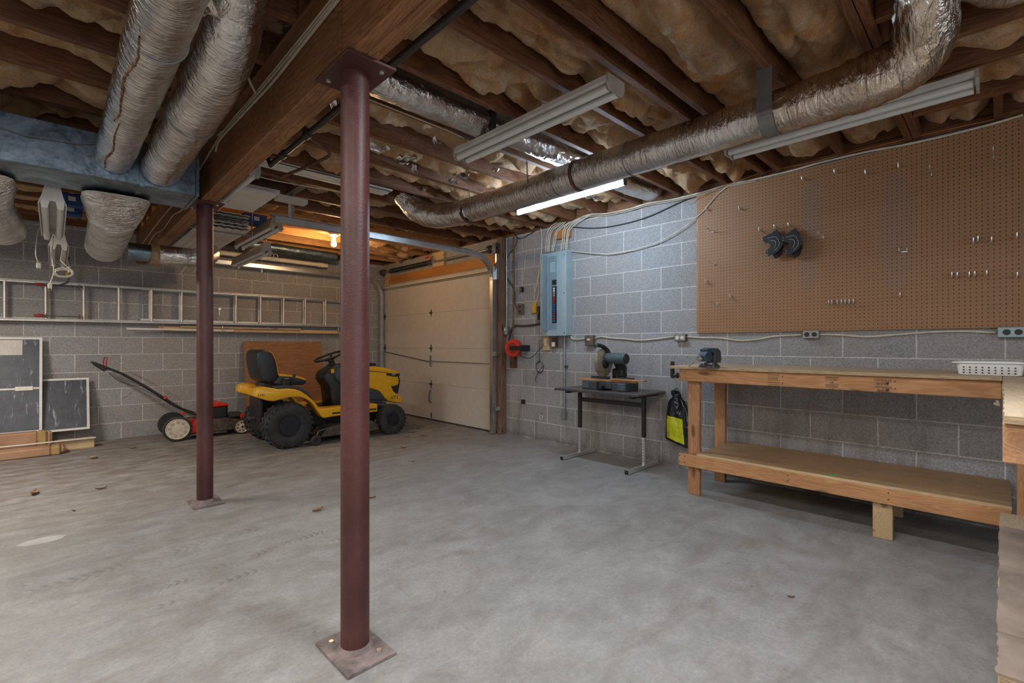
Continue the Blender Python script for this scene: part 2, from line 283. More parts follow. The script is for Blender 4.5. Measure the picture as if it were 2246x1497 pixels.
# ---------------- geometry helpers ----------------
MW = {}
def mw(o): return MW.get(o.name, Matrix.Identity(4))
class MB:
    def __init__(s): s.v = []; s.f = []; s.uv = None
    def add(s, vs, fs):
        n = len(s.v); s.v += [Vector(v) for v in vs]; s.f += [tuple(i+n for i in f) for f in fs]; return s
    def box(s, x0, x1, y0, y1, z0, z1, rot=None, ch=0):
        if ch: return s.cbox(x0, x1, y0, y1, z0, z1, ch, rot)
        vs = [Vector((x, y, z)) for z in (z0, z1) for x, y in ((x0, y0), (x1, y0), (x1, y1), (x0, y1))]
        if rot: c = Vector(((x0+x1)/2, (y0+y1)/2, (z0+z1)/2)); vs = [c+rot@(v-c) for v in vs]
        return s.add(vs, [(3, 2, 1, 0), (4, 5, 6, 7), (0, 1, 5, 4), (1, 2, 6, 5), (2, 3, 7, 6), (3, 0, 4, 7)])
    def cbox(s, x0, x1, y0, y1, z0, z1, c, rot=None):   # box with chamfered edges
        bm = []; lo = (min(x0, x1), min(y0, y1), min(z0, z1)); hi = (max(x0, x1), max(y0, y1), max(z0, z1))
        idx = {}
        for sx in (0, 1):
            for sy in (0, 1):
                for sz in (0, 1):
                    P = [(lo, hi)[q][i] for i, q in enumerate((sx, sy, sz))]; D = [c if q == 0 else -c for q in (sx, sy, sz)]
                    for ax in range(3):
                        q = [P[i]+D[i] if i != ax else P[i] for i in range(3)]
                        idx[(sx, sy, sz, ax)] = len(bm); bm.append(Vector(q))
        fs = []
        for ax in range(3):
            a, b = [i for i in range(3) if i != ax]
            for sd in (0, 1):
                ring = []
                for p, q in ((0, 0), (1, 0), (1, 1), (0, 1)):
                    k = [0, 0, 0]; k[ax] = sd; k[a] = p; k[b] = q; ring.append(idx[(*k, ax)])
                fs.append(tuple(ring))
            for p in (0, 1):          # edges along ax
                for q in (0, 1):
                    k0 = [0, 0, 0]; k0[a] = p; k0[b] = q; k1 = list(k0); k1[ax] = 1
                    fs.append((idx[(*k0, a)], idx[(*k0, b)], idx[(*k1, b)], idx[(*k1, a)]))
        for sx in (0, 1):
            for sy in (0, 1):
                for sz in (0, 1): fs.append(tuple(idx[(sx, sy, sz, ax)] for ax in range(3)))
        if rot: m = Vector([(lo[i]+hi[i])/2 for i in range(3)]); bm = [m+rot@(v-m) for v in bm]
        return s.add(bm, fs)
    def prism(s, poly, ax, a, b):              # outline in the two other axes, extruded from a to b
        o = [i for i in range(3) if i != 'XYZ'.index(ax)]; k = 'XYZ'.index(ax); n = len(poly); vs = []
        for t in (a, b):
            for p in poly:
                q = [0, 0, 0]; q[o[0]], q[o[1]], q[k] = p[0], p[1], t; vs.append(q)
        return s.add(vs, [tuple(range(n-1, -1, -1)), tuple(range(n, 2*n))]+[(i, (i+1) % n, n+(i+1) % n, n+i) for i in range(n)])
    def tube(s, pts, r, n=8, caps=True, fn=None, close=False):
        pts = [Vector(p) for p in pts]; m = len(pts); R = r if isinstance(r, (list, tuple)) else [r]*m
        up = None; vs = []
        for i, p in enumerate(pts):
            if close: t = pts[(i+1) % m]-pts[i-1]
            else: t = pts[min(i+1, m-1)]-pts[max(i-1, 0)]
            t = t.normalized() if t.length > 1e-9 else Vector((0, 0, 1))
            if up is None: up = (Vector((0, 0, 1)) if abs(t.z) < .9 else Vector((1, 0, 0)))
            up = up-t*up.dot(t)
            up = up.normalized() if up.length > 1e-6 else t.orthogonal().normalized()
            sd = t.cross(up)
            for j in range(n):
                a = 2*math.pi*j/n; rr = R[i]
                if fn: rr = fn(i, a, rr, p)
                vs.append(p+(up*math.cos(a)+sd*math.sin(a))*rr)
        fs = []
        for i in range(m if close else m-1):
            for j in range(n):
                a, b = i*n+j, i*n+(j+1) % n; c, d = ((i+1) % m)*n+(j+1) % n, ((i+1) % m)*n+j
                fs.append((a, b, c, d))
        if caps and not close: fs += [tuple(range(n))[::-1], tuple(range((m-1)*n, m*n))]
        return s.add(vs, fs)
    def lathe(s, prof, c, ax='Y', n=32, rot=None, caps=True):      # prof: (radius, along axis)
        c = Vector(c); vs = []; fs = []
        for r, h in prof:
            for j in range(n):
                a = 2*math.pi*j/n; p = {'X': (h, r*math.cos(a), r*math.sin(a)), 'Y': (r*math.cos(a), h, r*math.sin(a)), 'Z': (r*math.cos(a), r*math.sin(a), h)}[ax]
                q = Vector(p); q = rot@q if rot else q; vs.append(c+q)
        m = len(prof)
        for i in range(m-1):
            for j in range(n): fs.append((i*n+j, i*n+(j+1) % n, (i+1)*n+(j+1) % n, (i+1)*n+j))
        if caps and prof[0][0] > 1e-6: fs.append(tuple(range(n))[::-1])
        if caps and prof[-1][0] > 1e-6: fs.append(tuple(range((m-1)*n, m*n)))
        return s.add(vs, fs)
    def grid(s, fn, nu, nv, close_v=False):
        vs = [fn(i, j) for i in range(nu) for j in range(nv)]
        fs = [(i*nv+j, i*nv+(j+1) % nv, (i+1)*nv+(j+1) % nv, (i+1)*nv+j) for i in range(nu-1) for j in range(nv if close_v else nv-1)]
        return s.add(vs, fs)
    def rot(s, R, c=(0, 0, 0)):
        c = Vector(c); s.v = [c+R@(v-c) for v in s.v]; return s
    def move(s, d): d = Vector(d); s.v = [v+d for v in s.v]; return s
    def build(s, name, mat, parent=None, smooth=False, local=False, bevel=0, ang=40, mats=None):
        me = bpy.data.meshes.new(name)
        if parent: M = mw(parent).inverted() if not local else Matrix.Identity(4); off = Vector((0, 0, 0)); vv = [M@v for v in s.v]
        else:
            xs = [v.x for v in s.v]; ys = [v.y for v in s.v]; off = Vector(((min(xs)+max(xs))/2, (min(ys)+max(ys))/2, min(v.z for v in s.v)))
            vv = [v-off for v in s.v]
        me.from_pydata([tuple(v) for v in vv], [], s.f); me.update()
        import bmesh
        bm = bmesh.new(); bm.from_mesh(me); bmesh.ops.recalc_face_normals(bm, faces=bm.faces)
        if bevel: bmesh.ops.bevel(bm, geom=[e for e in bm.edges if len(e.link_faces) == 2 and e.calc_face_angle(0) > .6], offset=bevel, segments=2, profile=.5, affect='EDGES', clamp_overlap=True)
        bm.to_mesh(me); bm.free()
        me.materials.append(MATS[mat])
        for m in mats or (): me.materials.append(MATS[m])
        o = bpy.data.objects.new(name, me); C.objects.link(o)
        if parent: o.parent = parent; MW[o.name] = mw(parent)
        else: o.location = off; MW[o.name] = Matrix.Translation(off)
        if smooth:
            me.polygons.foreach_set('use_smooth', [True]*len(me.polygons))
            if ang < 180: me.set_sharp_from_angle(angle=math.radians(ang))
        return o
def tag(o, label, cat, group=None, kind=None):
    if label: o['label'] = label
    if cat: o['category'] = cat
    if group: o['group'] = group
    if kind: o['kind'] = kind
    return o
def thing(name, label, cat, loc, rz=0, group=None):
    o = bpy.data.objects.new(name, None); C.objects.link(o); o.location = loc; o.rotation_euler = (0, 0, rz); o.empty_display_size = .05
    MW[o.name] = Matrix.Translation(loc)@Matrix.Rotation(rz, 4, 'Z'); return tag(o, label, cat, group)
def struct(o): o['kind'] = 'structure'; return o
def smoothpath(pts, k=6):                     # Catmull-Rom through the points
    P = [Vector(p) for p in pts]; P = [P[0]*2-P[1]]+P+[P[-1]*2-P[-2]]; out = []
    for i in range(1, len(P)-2):
        a, b, c, d = P[i-1:i+3]
        for j in range(k):
            t = j/k; out.append(.5*((2*b)+(c-a)*t+(2*a-5*b+4*c-d)*t*t+(3*b-a-3*c+d)*t**3))
    out.append(P[-2]); return out
def RZ(a): return Matrix.Rotation(a, 3, 'Z')
def RX(a): return Matrix.Rotation(a, 3, 'X')
def RY(a): return Matrix.Rotation(a, 3, 'Y')
def text(name, body, size, loc, rot, mat, parent, ext=.0006):
    cu = bpy.data.curves.new(name, 'FONT'); cu.body = body; cu.size = size; cu.extrude = ext; cu.align_x = 'CENTER'; cu.align_y = 'CENTER'
    tmp = bpy.data.objects.new(name, cu); C.objects.link(tmp); me = bpy.data.meshes.new_from_object(tmp, depsgraph=bpy.context.evaluated_depsgraph_get()).copy()
    bpy.data.objects.remove(tmp); bpy.data.curves.remove(cu); me.materials.clear(); me.materials.append(MATS[mat])
    me.transform(mw(parent).inverted()@(Matrix.Translation(loc)@rot.to_4x4())); me.name = name
    o = bpy.data.objects.new(name, me); C.objects.link(o); o.parent = parent; MW[o.name] = mw(parent); return o
FACE_NX = Matrix(((0, 0, -1), (-1, 0, 0), (0, 1, 0)))      # text plane facing -X, reading towards -Y
FACE_NY = Matrix(((1, 0, 0), (0, 0, -1), (0, 1, 0)))       # text plane facing -Y, reading towards +X

# ---------------- the setting ----------------
XL, YR = -2.9, -3.05
struct(MB().box(XL, XR+.2, YR, YB+.2, -.12, 0).build('floor', 'concrete'))
w = MB().box(XR, XR+.2, YR, 4.41, 0, ZJ).box(XR, XR+.2, 4.41, YB+.2, 2.16, ZJ); struct(w.build('wall_right', 'block_right'))
struct(MB().box(XL, XR, YB, YB+.2, 0, ZJ).build('wall_back', 'block_back'))
struct(MB().box(XL-.2, XR+.2, YR, YB+.2, ZS, ZS+.03).build('ceiling', 'subfloor'))
struct(MB().box(XR-.02, XR+.12, YR, YB, ZJ, ZJ+.04).build('trim_1', 'joist_y'))     # sill plate on the block wall
struct(MB().box(XR-.0, XR+.1, YR, YB, ZJ+.04, ZS).build('trim_2', 'joist_y'))
struct(MB().box(XL, XR, YB-.02, YB+.1, ZJ, ZS).build('trim_3', 'joist_x'))
struct(MB().box(XL-.2, XL, YR, 1.2, 0, ZS).box(XL-.2, XL, 5.2, YB+.2, 0, ZS).box(XL-.2, XL, 1.2, 5.2, 0, .5).box(XL-.2, XL, 1.2, 5.2, 2.2, ZS).build('wall_left', 'block_plain'))
struct(MB().box(XL, -2.0, YR-.2, YR, 0, ZS).box(2.6, XR+.2, YR-.2, YR, 0, ZS).box(-2.0, 2.6, YR-.2, YR, 2.45, ZS).build('wall_front', 'block_plain'))
# header and framing over the garage door
fr = MB().box(4.005, 4.04, 4.47, 7.20, 2.12, 2.245).build('trim_4', 'orange_paint'); struct(fr)
struct(MB().box(4.03, 4.09, 4.41, 7.30, 2.245, ZJ).build('trim_5', 'wall_grey'))
struct(MB().box(3.99, 4.03, 7.10, 7.19, 2.10, 2.33).build('trim_6', 'pale_x'))
struct(MB().box(3.985, 4.029, 5.52, 5.80, 2.245, 2.455).build('trim_7', 'pale_x'))
# door opening post
post = thing('timber_post', 'stained brown timber door post between garage door track and block wall', 'post', (4.05, 4.37, 0))
MB().box(4.00, 4.085, 4.335, 4.415, 0, 2.46, ch=.003).build('post', 'post_wood', post)

# ---------------- joists ----------------
GJ = 'rough sawn ceiling joists'
def joist(x0, x1, y, label, mat='joist_x', th=.038, z0=ZJ):
    o = MB().box(x0, x1, y-th/2, y+th/2, z0, ZS, ch=.002).build('ceiling_joist', mat)
    return tag(o, label, 'joist', GJ)
ORD = ['first', 'second', 'third', 'fourth', 'fifth', 'sixth', 'seventh', 'eighth', 'ninth', 'tenth', 'eleventh', 'twelfth', 'thirteenth', 'fourteenth', 'fifteenth', 'sixteenth', 'seventeenth']
YJ = [2.02+.4064*k for k in range(-3, 13)]
for i, y in enumerate(YJ):
    k = len(YJ)-1-i; new = y > 5.1
    joist(.725, 4.07, y, 'dark brown ceiling joist between beam and right wall, %s from the back wall' % ORD[k], 'joist_orange' if 5.2 < y < 7.0 else 'joist_x')
    joist(XL, .86, y+.04, 'brown ceiling joist on the ductwork side of the beam, %s from the back wall' % ORD[k])
joist(.725, 4.07, .432, 'doubled ceiling joist ahead of the duct elbow, member nearer the garage door')
joist(.725, 4.07, .390, 'doubled ceiling joist ahead of the duct elbow, member nearer the camera')
joist(.725, 4.07, 1.320, 'extra ceiling joist beside another over the unlit strip light end')
for y in (.43, .02, -.38, -.79, -1.2, -1.6, -2.0, -2.4, -2.8): joist(XL, .86 if y > .3 else 2.44, y, None)
for x, lb in ((2.47, 'header joist running towards the camera right of the duct elbow'), (2.847, 'first short joist behind duct elbow, running along the wall direction'), (3.20, 'second short joist behind duct elbow, over the far strip light'), (3.65, 'third short joist behind duct elbow, nearest the pegboard')):
    tag(MB().box(x-.019, x+.019, YR, .370, ZJ, ZS, ch=.002).build('ceiling_joist', 'joist_y'), lb, 'joist', GJ)
for k_, ob in enumerate([o for o in C.objects if o.name.startswith('ceiling_joist') and 'label' not in o]): tag(ob, 'brown ceiling joist over or behind the camera, %s counted back from doubled joist' % ORD[k_], 'joist', GJ)
blk = MB().box(3.67, 4.07, .0, .038, ZJ+.0, ZS).build('joist_blocking', 'joist_x'); tag(blk, 'short wooden blocking piece between joist and wall above pegboard', 'blocking')
# main beam
bm_ = thing('main_beam', 'long laminated brown timber beam carried on two red steel posts', 'beam', (.795, 3.0, 2.105))
MB().box(.722, .769, YR, 1.60, 2.105, ZJ-.0, ch=.003).box(.770, .818, YR, 3.9, 2.105, ZJ, ch=.003).build('beam_ply', 'beam_wood', bm_)
MB().box(.722, .769, 1.605, YB-.01, 2.105, ZJ, ch=.003).box(.770, .818, 3.905, YB-.01, 2.105, ZJ, ch=.003).build('beam_ply', 'beam_wood', bm_)

# ---------------- insulation batts ----------------
def batt(label, a0, a1, b0, b1, axis='X', sag=.09, seed=0, low=0, raggy=(0, 0), z0=2.590):
    """a: along the bay, b: across it"""
    nu = max(8, int((a1-a0)/.022)); nv = 22; mb = MB(); W = b1-b0
    def P(i, j):
        s = i/(nu-1); a = a0+(a1-a0)*s; e = min(1, min(s, 1-s)*(a1-a0)/.10)
        if j < nv:
            q = j/(nv-1); b = b0+W*q; pr = max(0, math.sin(math.pi*q))**.55
            p = Vector((a*3.0, q*1.4, seed*7.3)); n1 = abs(noise.noise(p)); n2 = abs(noise.noise(p*2.3+Vector((5, 2, 1)))); n3 = noise.noise(p*.6+Vector((9, 9, 1)))
            n4 = noise.noise(Vector((a*11, q*4.5, seed))); n5 = abs(noise.noise(Vector((a*19, q*7, seed+3))))
            z = z0-(sag*(.22+1.7*n1**.6+.75*n2**.8)+.055*n3+.018*n4+.022*n5)*pr*(.35+.65*e**.5)-low
            b += .03*noise.noise(Vector((a*6, q*3, seed+9)))*math.sin(math.pi*q)
        else:
            b = b1 if j == nv else b0; z = 2.675
        if i == 0: a += raggy[0]*noise.noise(Vector((b*14, z*14, seed)))
        if i == nu-1: a += raggy[1]*noise.noise(Vector((b*14, z*14, seed+4)))
        return Vector((a, b, z)) if axis == 'X' else Vector((b, a, z))
    mb.grid(P, nu, nv+2, True); n = nv+2
    mb.f.append(tuple(range(n))[::-1]); mb.f.append(tuple(range((nu-1)*n, nu*n)))
    o = mb.build('insulation_batt', 'insulation', smooth=True, ang=180)
    return tag(o, label, 'insulation', 'fibreglass batts stuffed between the joists')
random.seed(4)
bays = [(YJ[i]+.019, YJ[i+1]-.019) for i in range(len(YJ)-1)]
for i, (b0, b1) in enumerate(bays):
    k = len(bays)-1-i; y = (b0+b1)/2; L = 'tan fibreglass batt, right wall side of beam, %s bay from back wall' % ORD[k]
    Ls = 'sagging fibreglass batt on the ductwork side of beam, %s bay from the back wall' % ORD[k]
    sg = .070+.03*random.random()
    if abs(y-2.22) < .1: pass
    elif 5.2 < y < 6.9 and i:
        batt(L+', wall end', 2.75+.2*random.random(), 4.06, b0, b1, sag=sg, seed=i, raggy=(.1, 0))
        batt(L+', beam end', .9, 1.25+.25*random.random(), b0, b1, sag=sg, seed=i+40, raggy=(0, .12))
    elif abs(y-3.85) < .1:
        batt(L+', beam end', .9, 2.14, b0, b1, sag=.03, seed=i, low=-.035); batt(L+', wall end', 2.74, 4.06, b0, b1, sag=sg, seed=i+50, raggy=(.06, 0))
    elif i == 1: batt(L, .9, 4.06, b0+.13, b1, sag=sg*1.2, seed=i)
    else: batt(L, .9, 4.06, b0, b1, sag=sg*(1.25 if y < 2.1 else 1), seed=i, low=-.01 if y < 4 else -.035)
    batt(Ls, -1.9, .06 if 1.3 < y < 2.4 else .70, b0+.04, b1+.04, sag=sg, seed=i+20)
batt('tan fibreglass batt in bay beside the doubled joist near the duct elbow', .9, 4.06, .455, .78, sag=.075, seed=81)
batt('sagging fibreglass batt behind the fat foil ducts nearest the camera', -1.9, .70, .47, .81, sag=.11, seed=83)
for x0, x1, lb, sd in ((2.49, 2.826, 'batt above the duct elbow between header and short joist', 61), (2.868, 3.18, 'batt between short joists over the far end of strip light', 62), (3.22, 3.63, 'batt in bay one joist away from the pegboard corner', 63), (3.67, 4.06, 'batt in last bay over the right end of pegboard', 64)):
    batt(lb, -1.6, -.02 if x0 > 3.6 else -.46 if x0 < 2.5 else .36, x0, x1, axis='Y', sag=.10, seed=sd, low=-.02)
batt('small batt piece between pegboard top and doubled joist', 3.67, 4.06, .05, .36, sag=.10, seed=71)
batt('batt in the bay over the camera', .9, 2.16, .04, .37, sag=.1, seed=72)
# ---------------- red steel posts ----------------
def post_(y, x, label, seed):
    t = thing('steel_post', label, 'steel post', (x, y, 0))
    R = RZ(.02*seed)
    b = MB().cbox(x-.092, x+.092, y-.13, y+.13, 0, .013, .002, R); b.build('base_plate', 'plate_dust', t)
    MB().tube([(x, y, .012), (x, y, .6), (x, y, 1.3), (x, y, 2.098)], .0505, 40).build('pipe', 'red_oxide', t, smooth=True)
    wd = MB(); wd.lathe([(.0505, .03), (.054, .022), (.062, .0135)], (x, y, 0), 'Z', 40); wd.build('weld_bead', 'plate_dust', t, smooth=True)
    MB().cbox(x-.092, x+.092, y-.135, y+.135, 2.094, 2.105, .002).build('top_plate', 'red_oxide', t)
    for dx, dy in ((.055, -.095), (-.06, .09)):
        MB().lathe([(.009, 2.094), (.009, 2.088), (0, 2.088)], (x+dx, y+dy, 0), 'Z', 6).build('bolt', 'chrome', t)
        if seed: MB().lathe([(.009, .013), (.009, .022), (0, .022)], (x+dx*.9, y+dy*.9, 0), 'Z', 6).build('bolt', 'chrome', t)
    return t
post_(1.645, .792, 'red oxide steel post in front, nearest to the camera', 1)
post_(3.925, .770, 'red oxide steel post farther back, in front of the mower', 0)

# ---------------- foil ducts ----------------
def foil_path(pts, k=8, step=.02):
    P = smoothpath(pts, k); out = [P[0]]
    for p in P[1:]:
        while (p-out[-1]).length > step: out.append(out[-1]+(p-out[-1]).normalized()*step)
    return out
def foil(pts, r, seed=0, amp=.004, n=56, mb=None, sm=True, ring=.3):
    P = foil_path(pts) if sm else pts; mb = mb or MB()
    R = r if not isinstance(r, (tuple, list)) else None
    m = len(P)
    def rad(i):
        if R is not None: return R
        s = i/(m-1)*(len(r)-1); j = min(int(s), len(r)-2); return r[j]+(r[j+1]-r[j])*(s-j)
    def fn(i, a, rr, p):
        q = Vector((math.cos(a)*3, math.sin(a)*3, seed)); L = i*.02
        w = noise.noise(Vector((L*5, math.cos(a)*1.2, math.sin(a)*1.2+seed))) + .6*noise.noise(Vector((L*26, math.cos(a)*2.4+seed, math.sin(a)*2.4))) + ring*noise.noise(Vector((L*70, a*.4, seed))) + .9*(abs(noise.noise(Vector((L*17+seed, math.cos(a)*4.5, math.sin(a)*4.5))))-.2)
        return rad(i)+amp*w
    mb.tube(P, [rad(i) for i in range(m)], n, True, fn); return mb
# A and B: two fat ducts dropping into the plenum
dA = thing('insulated_duct', 'fat foil-wrapped duct nearest the camera, left of its twin, running into plenum', 'duct', (.25, 2.6, 2.08))
foil([(.262, .9, 2.185), (.258, 1.9, 2.185), (.252, 2.6, 2.182), (.248, 3.20, 2.178), (.246, 3.50, 2.172)], .0865, 1, .0035).build('duct_sleeve', 'foil', dA, smooth=True, ang=180)
MB().tube([(.259+.0885*math.cos(a), 2.02-.02*math.sin(a), 2.185+.0885*math.sin(a)) for a in [i*math.pi/20 for i in range(-18, 19)]], .004, 6).build('wire_band', 'strap', dA)
dB = thing('insulated_duct', 'second fat foil-wrapped duct, beside the beam, with band and bent top', 'duct', (.45, 2.8, 2.08))
foil([(.435, 1.70, 2.44), (.455, 1.84, 2.37), (.468, 2.02, 2.26), (.468, 2.28, 2.20), (.462, 2.6, 2.178), (.460, 3.1, 2.168), (.458, 3.50, 2.158)], [.10, .102, .104, .102, .100, .100, .101], 7, .0045).build('duct_sleeve', 'foil', dB, smooth=True, ang=180)
MB().tube([(.462+.1025*math.cos(a), 2.62, 2.178+.1025*math.sin(a)) for a in [i*math.pi/20 for i in range(-20, 20)]], .004, 6, close=True).build('wire_band', 'strap', dB)
foil([(.44, 1.86, 2.36), (.40, 1.95, 2.38)], .12, 12, .008, sm=True).build('end_boot', 'foil_dark', dB, smooth=True, ang=180)
def seam(parent, X, Z, r, y0, y1, a0, seed, w=.007, drift=.25, name='torn_seam'):
    m = MB(); n = int((y1-y0)/.012); L = []
    for i in range(n+1):
        t = i/n; y = y0+(y1-y0)*t; a = a0+drift*noise.noise(Vector((t*3, seed, 0)))+.06*noise.noise(Vector((t*22, seed, 1))); ww = w*(.25+1.5*abs(noise.noise(Vector((t*14, seed, 2)))))
        row = []
        for k, (da, dr) in enumerate(((-ww/r, -.003), (-ww*.4/r, .0035), (ww*.5/r, .0035), (ww/r, -.003))): row.append(Vector((X(y)+(r+dr)*math.cos(a+da), y, Z(y)+(r+dr)*math.sin(a+da))))
        L.append(row)
    m.grid(lambda i, j: L[i][j], n+1, 4); return m.build(name, 'seam_brown', parent, smooth=True, ang=180)
XA = lambda y: .262-.016*(y-.9)/2.6; ZA = lambda y: 2.185-.011*max(0, (y-2.2)/1.3)
seam(dA, XA, ZA, .089, 1.95, 2.75, -2.25, 1); seam(dA, XA, ZA, .089, 2.75, 3.46, -2.05, 2)
XB = lambda y: .462-.004*(y-2.6)/.9; ZB = lambda y: 2.178-.02*(y-2.6)/.9
seam(dB, XB, ZB, .1025, 2.64, 3.46, -1.35, 5)
# branch going over the beam and on along the joist bay at Y=2.22
dC = thing('insulated_duct', 'slim foil duct lying in joist bay, crossing from beam towards pegboard', 'duct', (2.3, 2.22, 2.38))
foil([(.50, 2.14, 2.50), (.62, 2.17, 2.545), (.80, 2.21, 2.565), (.95, 2.22, 2.52), (1.15, 2.22, 2.475), (1.9, 2.225, 2.475)], .086, 3, .003, ring=.9).build('duct_sleeve', 'foil_bright', dC, smooth=True, ang=180)
foil([(1.93, 2.225, 2.48), (2.15, 2.225, 2.49), (2.6, 2.225, 2.49), (3.2, 2.22, 2.485), (3.7, 2.22, 2.485), (3.86, 2.22, 2.50), (3.98, 2.23, 2.56)], .080, 5, .005, ring=1.2).build('duct_sleeve', 'foil_bright', dC, smooth=True, ang=180)
MB().box(1.895, 1.935, 2.14, 2.16, 2.40, 2.56).build('strap', 'dark_steel', dC)
foil([(.18, 2.25, 2.545), (.33, 2.22, 2.54), (.47, 2.20, 2.53)], .055, 15, .004).build('branch_collar', 'foil_bright', dB, smooth=True, ang=180)
# D: long duct parallel to the right wall
dD = thing('insulated_duct', 'long foil-wrapped duct running below joists parallel to the pegboard wall', 'duct', (2.6, 2.0, 2.17))
foil([(2.30, 3.80, 2.50), (2.33, 3.78, 2.44), (2.39, 3.72, 2.345), (2.48, 3.60, 2.29), (2.57, 3.42, 2.282), (2.60, 3.20, 2.282)], .104, 21, .008).build('elbow', 'foil', dD, smooth=True, ang=180)
foil([(2.60, 3.21, 2.282), (2.602, 2.6, 2.280), (2.60, 1.9, 2.280), (2.60, 1.2, 2.278), (2.60, .79, 2.278)], .102, 22, .0025).build('duct_sleeve', 'foil', dD, smooth=True, ang=180)
foil([(2.60, .80, 2.278), (2.60, .58, 2.275), (2.60, .42, 2.28), (2.585, .30, 2.297), (2.54, .235, 2.335), (2.46, .215, 2.40), (2.385, .205, 2.47), (2.33, .20, 2.56)], [.102, .105, .110, .116, .116, .108, .098, .092], 23, .009).build('elbow', 'foil_dark', dD, smooth=True, ang=180)
seam(dD, lambda y: 2.60, lambda y: 2.279, .1045, .82, 3.2, -.95, 8, .005, .15)
for yy in (1.62, 2.20): MB().tube([(2.60+.1045*math.cos(a), yy, 2.28+.1045*math.sin(a)) for a in [i*math.pi/20 for i in range(40)]], .0022, 5, close=True).build('wire_band', 'strap', dD)
for yy, w in ((3.22, .02), (2.03, .012)):
    m = MB(); m.grid(lambda i, j: Vector((2.60+.1062*math.cos(j*math.pi/20), yy-w+2*w*i, 2.28+.1062*math.sin(j*math.pi/20))), 2, 40, True); m.build('tape_band', 'rust', dD)
m = MB(); m.tube([(2.565, 3.16, 2.14+.05), (2.56, 3.18, 2.46)], .004, 6); m.build('hanger_wire', 'strap', dD)
m = MB(); m.tube([(2.50, 2.42, 2.26), (2.50, 2.43, 2.46)], .005, 6); m.build('hanger_wire', 'strap', dD)
st = MB(); sp = [(2.4935, z) for z in (2.475, 2.42, 2.36, 2.30)]+[(2.60-.1085*math.cos(a), 2.278-.1085*math.sin(a)) for a in [i*math.pi/16 for i in range(1, 12)]]
st.grid(lambda i, j: Vector((sp[i][0]-(.003 if j > 1 else 0), (.775, .845, .845, .775)[j], sp[i][1]-(.003 if j > 1 else 0))), len(sp), 4, True); st.build('hanging_strap', 'strap', dD)
# smaller branch over the camera side
foil([(2.545, .13, 2.535), (2.61, .08, 2.525), (2.70, .03, 2.52), (2.76, -.06, 2.52), (2.77, -.4, 2.53)], .050, 31, .006).build('branch_sleeve', 'foil', dD, smooth=True, ang=180)
# panned joist bay with white board
wp = thing('duct_board', 'flat white board closing a joist bay behind the front post', 'board', (1.6, 3.78, 2.45))
MB().box(1.02, 2.12, 3.69, 3.87, 2.452, 2.464).build('board', 'white_board', wp)
# plenum
pl = thing('plenum_duct', 'large rectangular galvanized sheet metal trunk duct ending at the beam', 'duct', (-.8, 3.70, 2.05))
MB().cbox(-2.6, .640, 3.505, 3.905, 2.05, 2.295, .003).build('trunk', 'galvanized', pl)
MB().box(.640, .656, 3.500, 3.910, 2.045, 2.30).build('end_cap', 'galvanized', pl)
MB().box(.36, .385, 3.4955, 3.507, 2.05, 2.295).box(.36, .385, 3.50, 3.905, 2.0445, 2.051).build('drive_seam', 'galvanized', pl)
for yy in (3.80, ): MB().tube([(-.5, 3.495, 2.25), (-.1, 3.49, 2.19), (.1, 3.49, 2.205), (.17, 3.49, 2.23)], .003, 6).build('tie_wire', 'strap', pl)
# funnels off the trunk bottom
def funnel(xc, label, seed, yend, zend, xo=0.0, r=.115):
    t = thing('insulated_duct', label, 'duct', (xc, 4.3, 1.75))
    N_ = 48; mb = MB(); rings = 46
    def P(i, j):
        s = i/(rings-1); a = 2*math.pi*j/N_; c, d = math.cos(a), math.sin(a)
        k = min(1, s/.33); k = k*k*(3-2*k)
        # from a wide flat boot under the trunk to a round sleeve pointing to the back wall
        hx, hy = .165*(1-k)+r*k, .17*(1-k)+r*k
        sq = (abs(c)**4+abs(d)**4)**(-.25); q = sq*(1-k)+1*k
        ctr = Vector((xc+xo*s, 3.90+(yend-3.90)*(s**1.0), 2.028+(zend-2.028)*s-.03*math.sin(math.pi*min(1, s*1.2))))
        dirv = Vector((xo, yend-3.90, zend-2.045)).normalized(); up = Vector((0, 0, 1)); n0 = (up-dirv*up.dot(dirv)).normalized(); sx = Vector((1, 0, 0))
        ny = (Vector((0, 1, 0))*(1-k)+n0*k).normalized()
        w = .0038*(abs(noise.noise(Vector((s*30, c*4+seed, d*4))))+.5*noise.noise(Vector((s*26, c*2+seed, d*2)))+.8*noise.noise(Vector((s*9, c*3, d*3+seed))))
        return ctr+sx*c*(hx*q+w)+ny*d*(hy*q+w)
    mb.grid(P, rings, N_, True); mb.f.append(tuple(range((rings-1)*N_, rings*N_)))
    mb.build('duct_sleeve', 'foil_wrinkled', t, smooth=True, ang=180); return t
fa = funnel(.285, 'foil duct flaring out of trunk underside, dropping towards the ladder', 3, 5.20, 1.93, .02, .125)
funnel(-.32, 'foil duct flaring out of trunk at the picture edge, above the window screens', 9, 5.10, 1.97, .05, .125)
m = MB().lathe([(.075, 0), (.075, .24)], (.46, 5.28, 1.93), 'X', 32); m.build('metal_collar', 'galvanized', fa, smooth=True)
foil([(.66, 5.28, 1.93), (.80, 5.27, 1.925), (.95, 5.27, 1.93), (1.06, 5.29, 1.965), (1.10, 5.36, 2.02)], .085, 41, .006).build('branch_sleeve', 'foil_bright', fa, smooth=True, ang=180)
foil([(.62, 5.28, 1.93), (.68, 5.28, 1.93)], .092, 43, .01).build('torn_wrap', 'insulation', fa, smooth=True, ang=180)

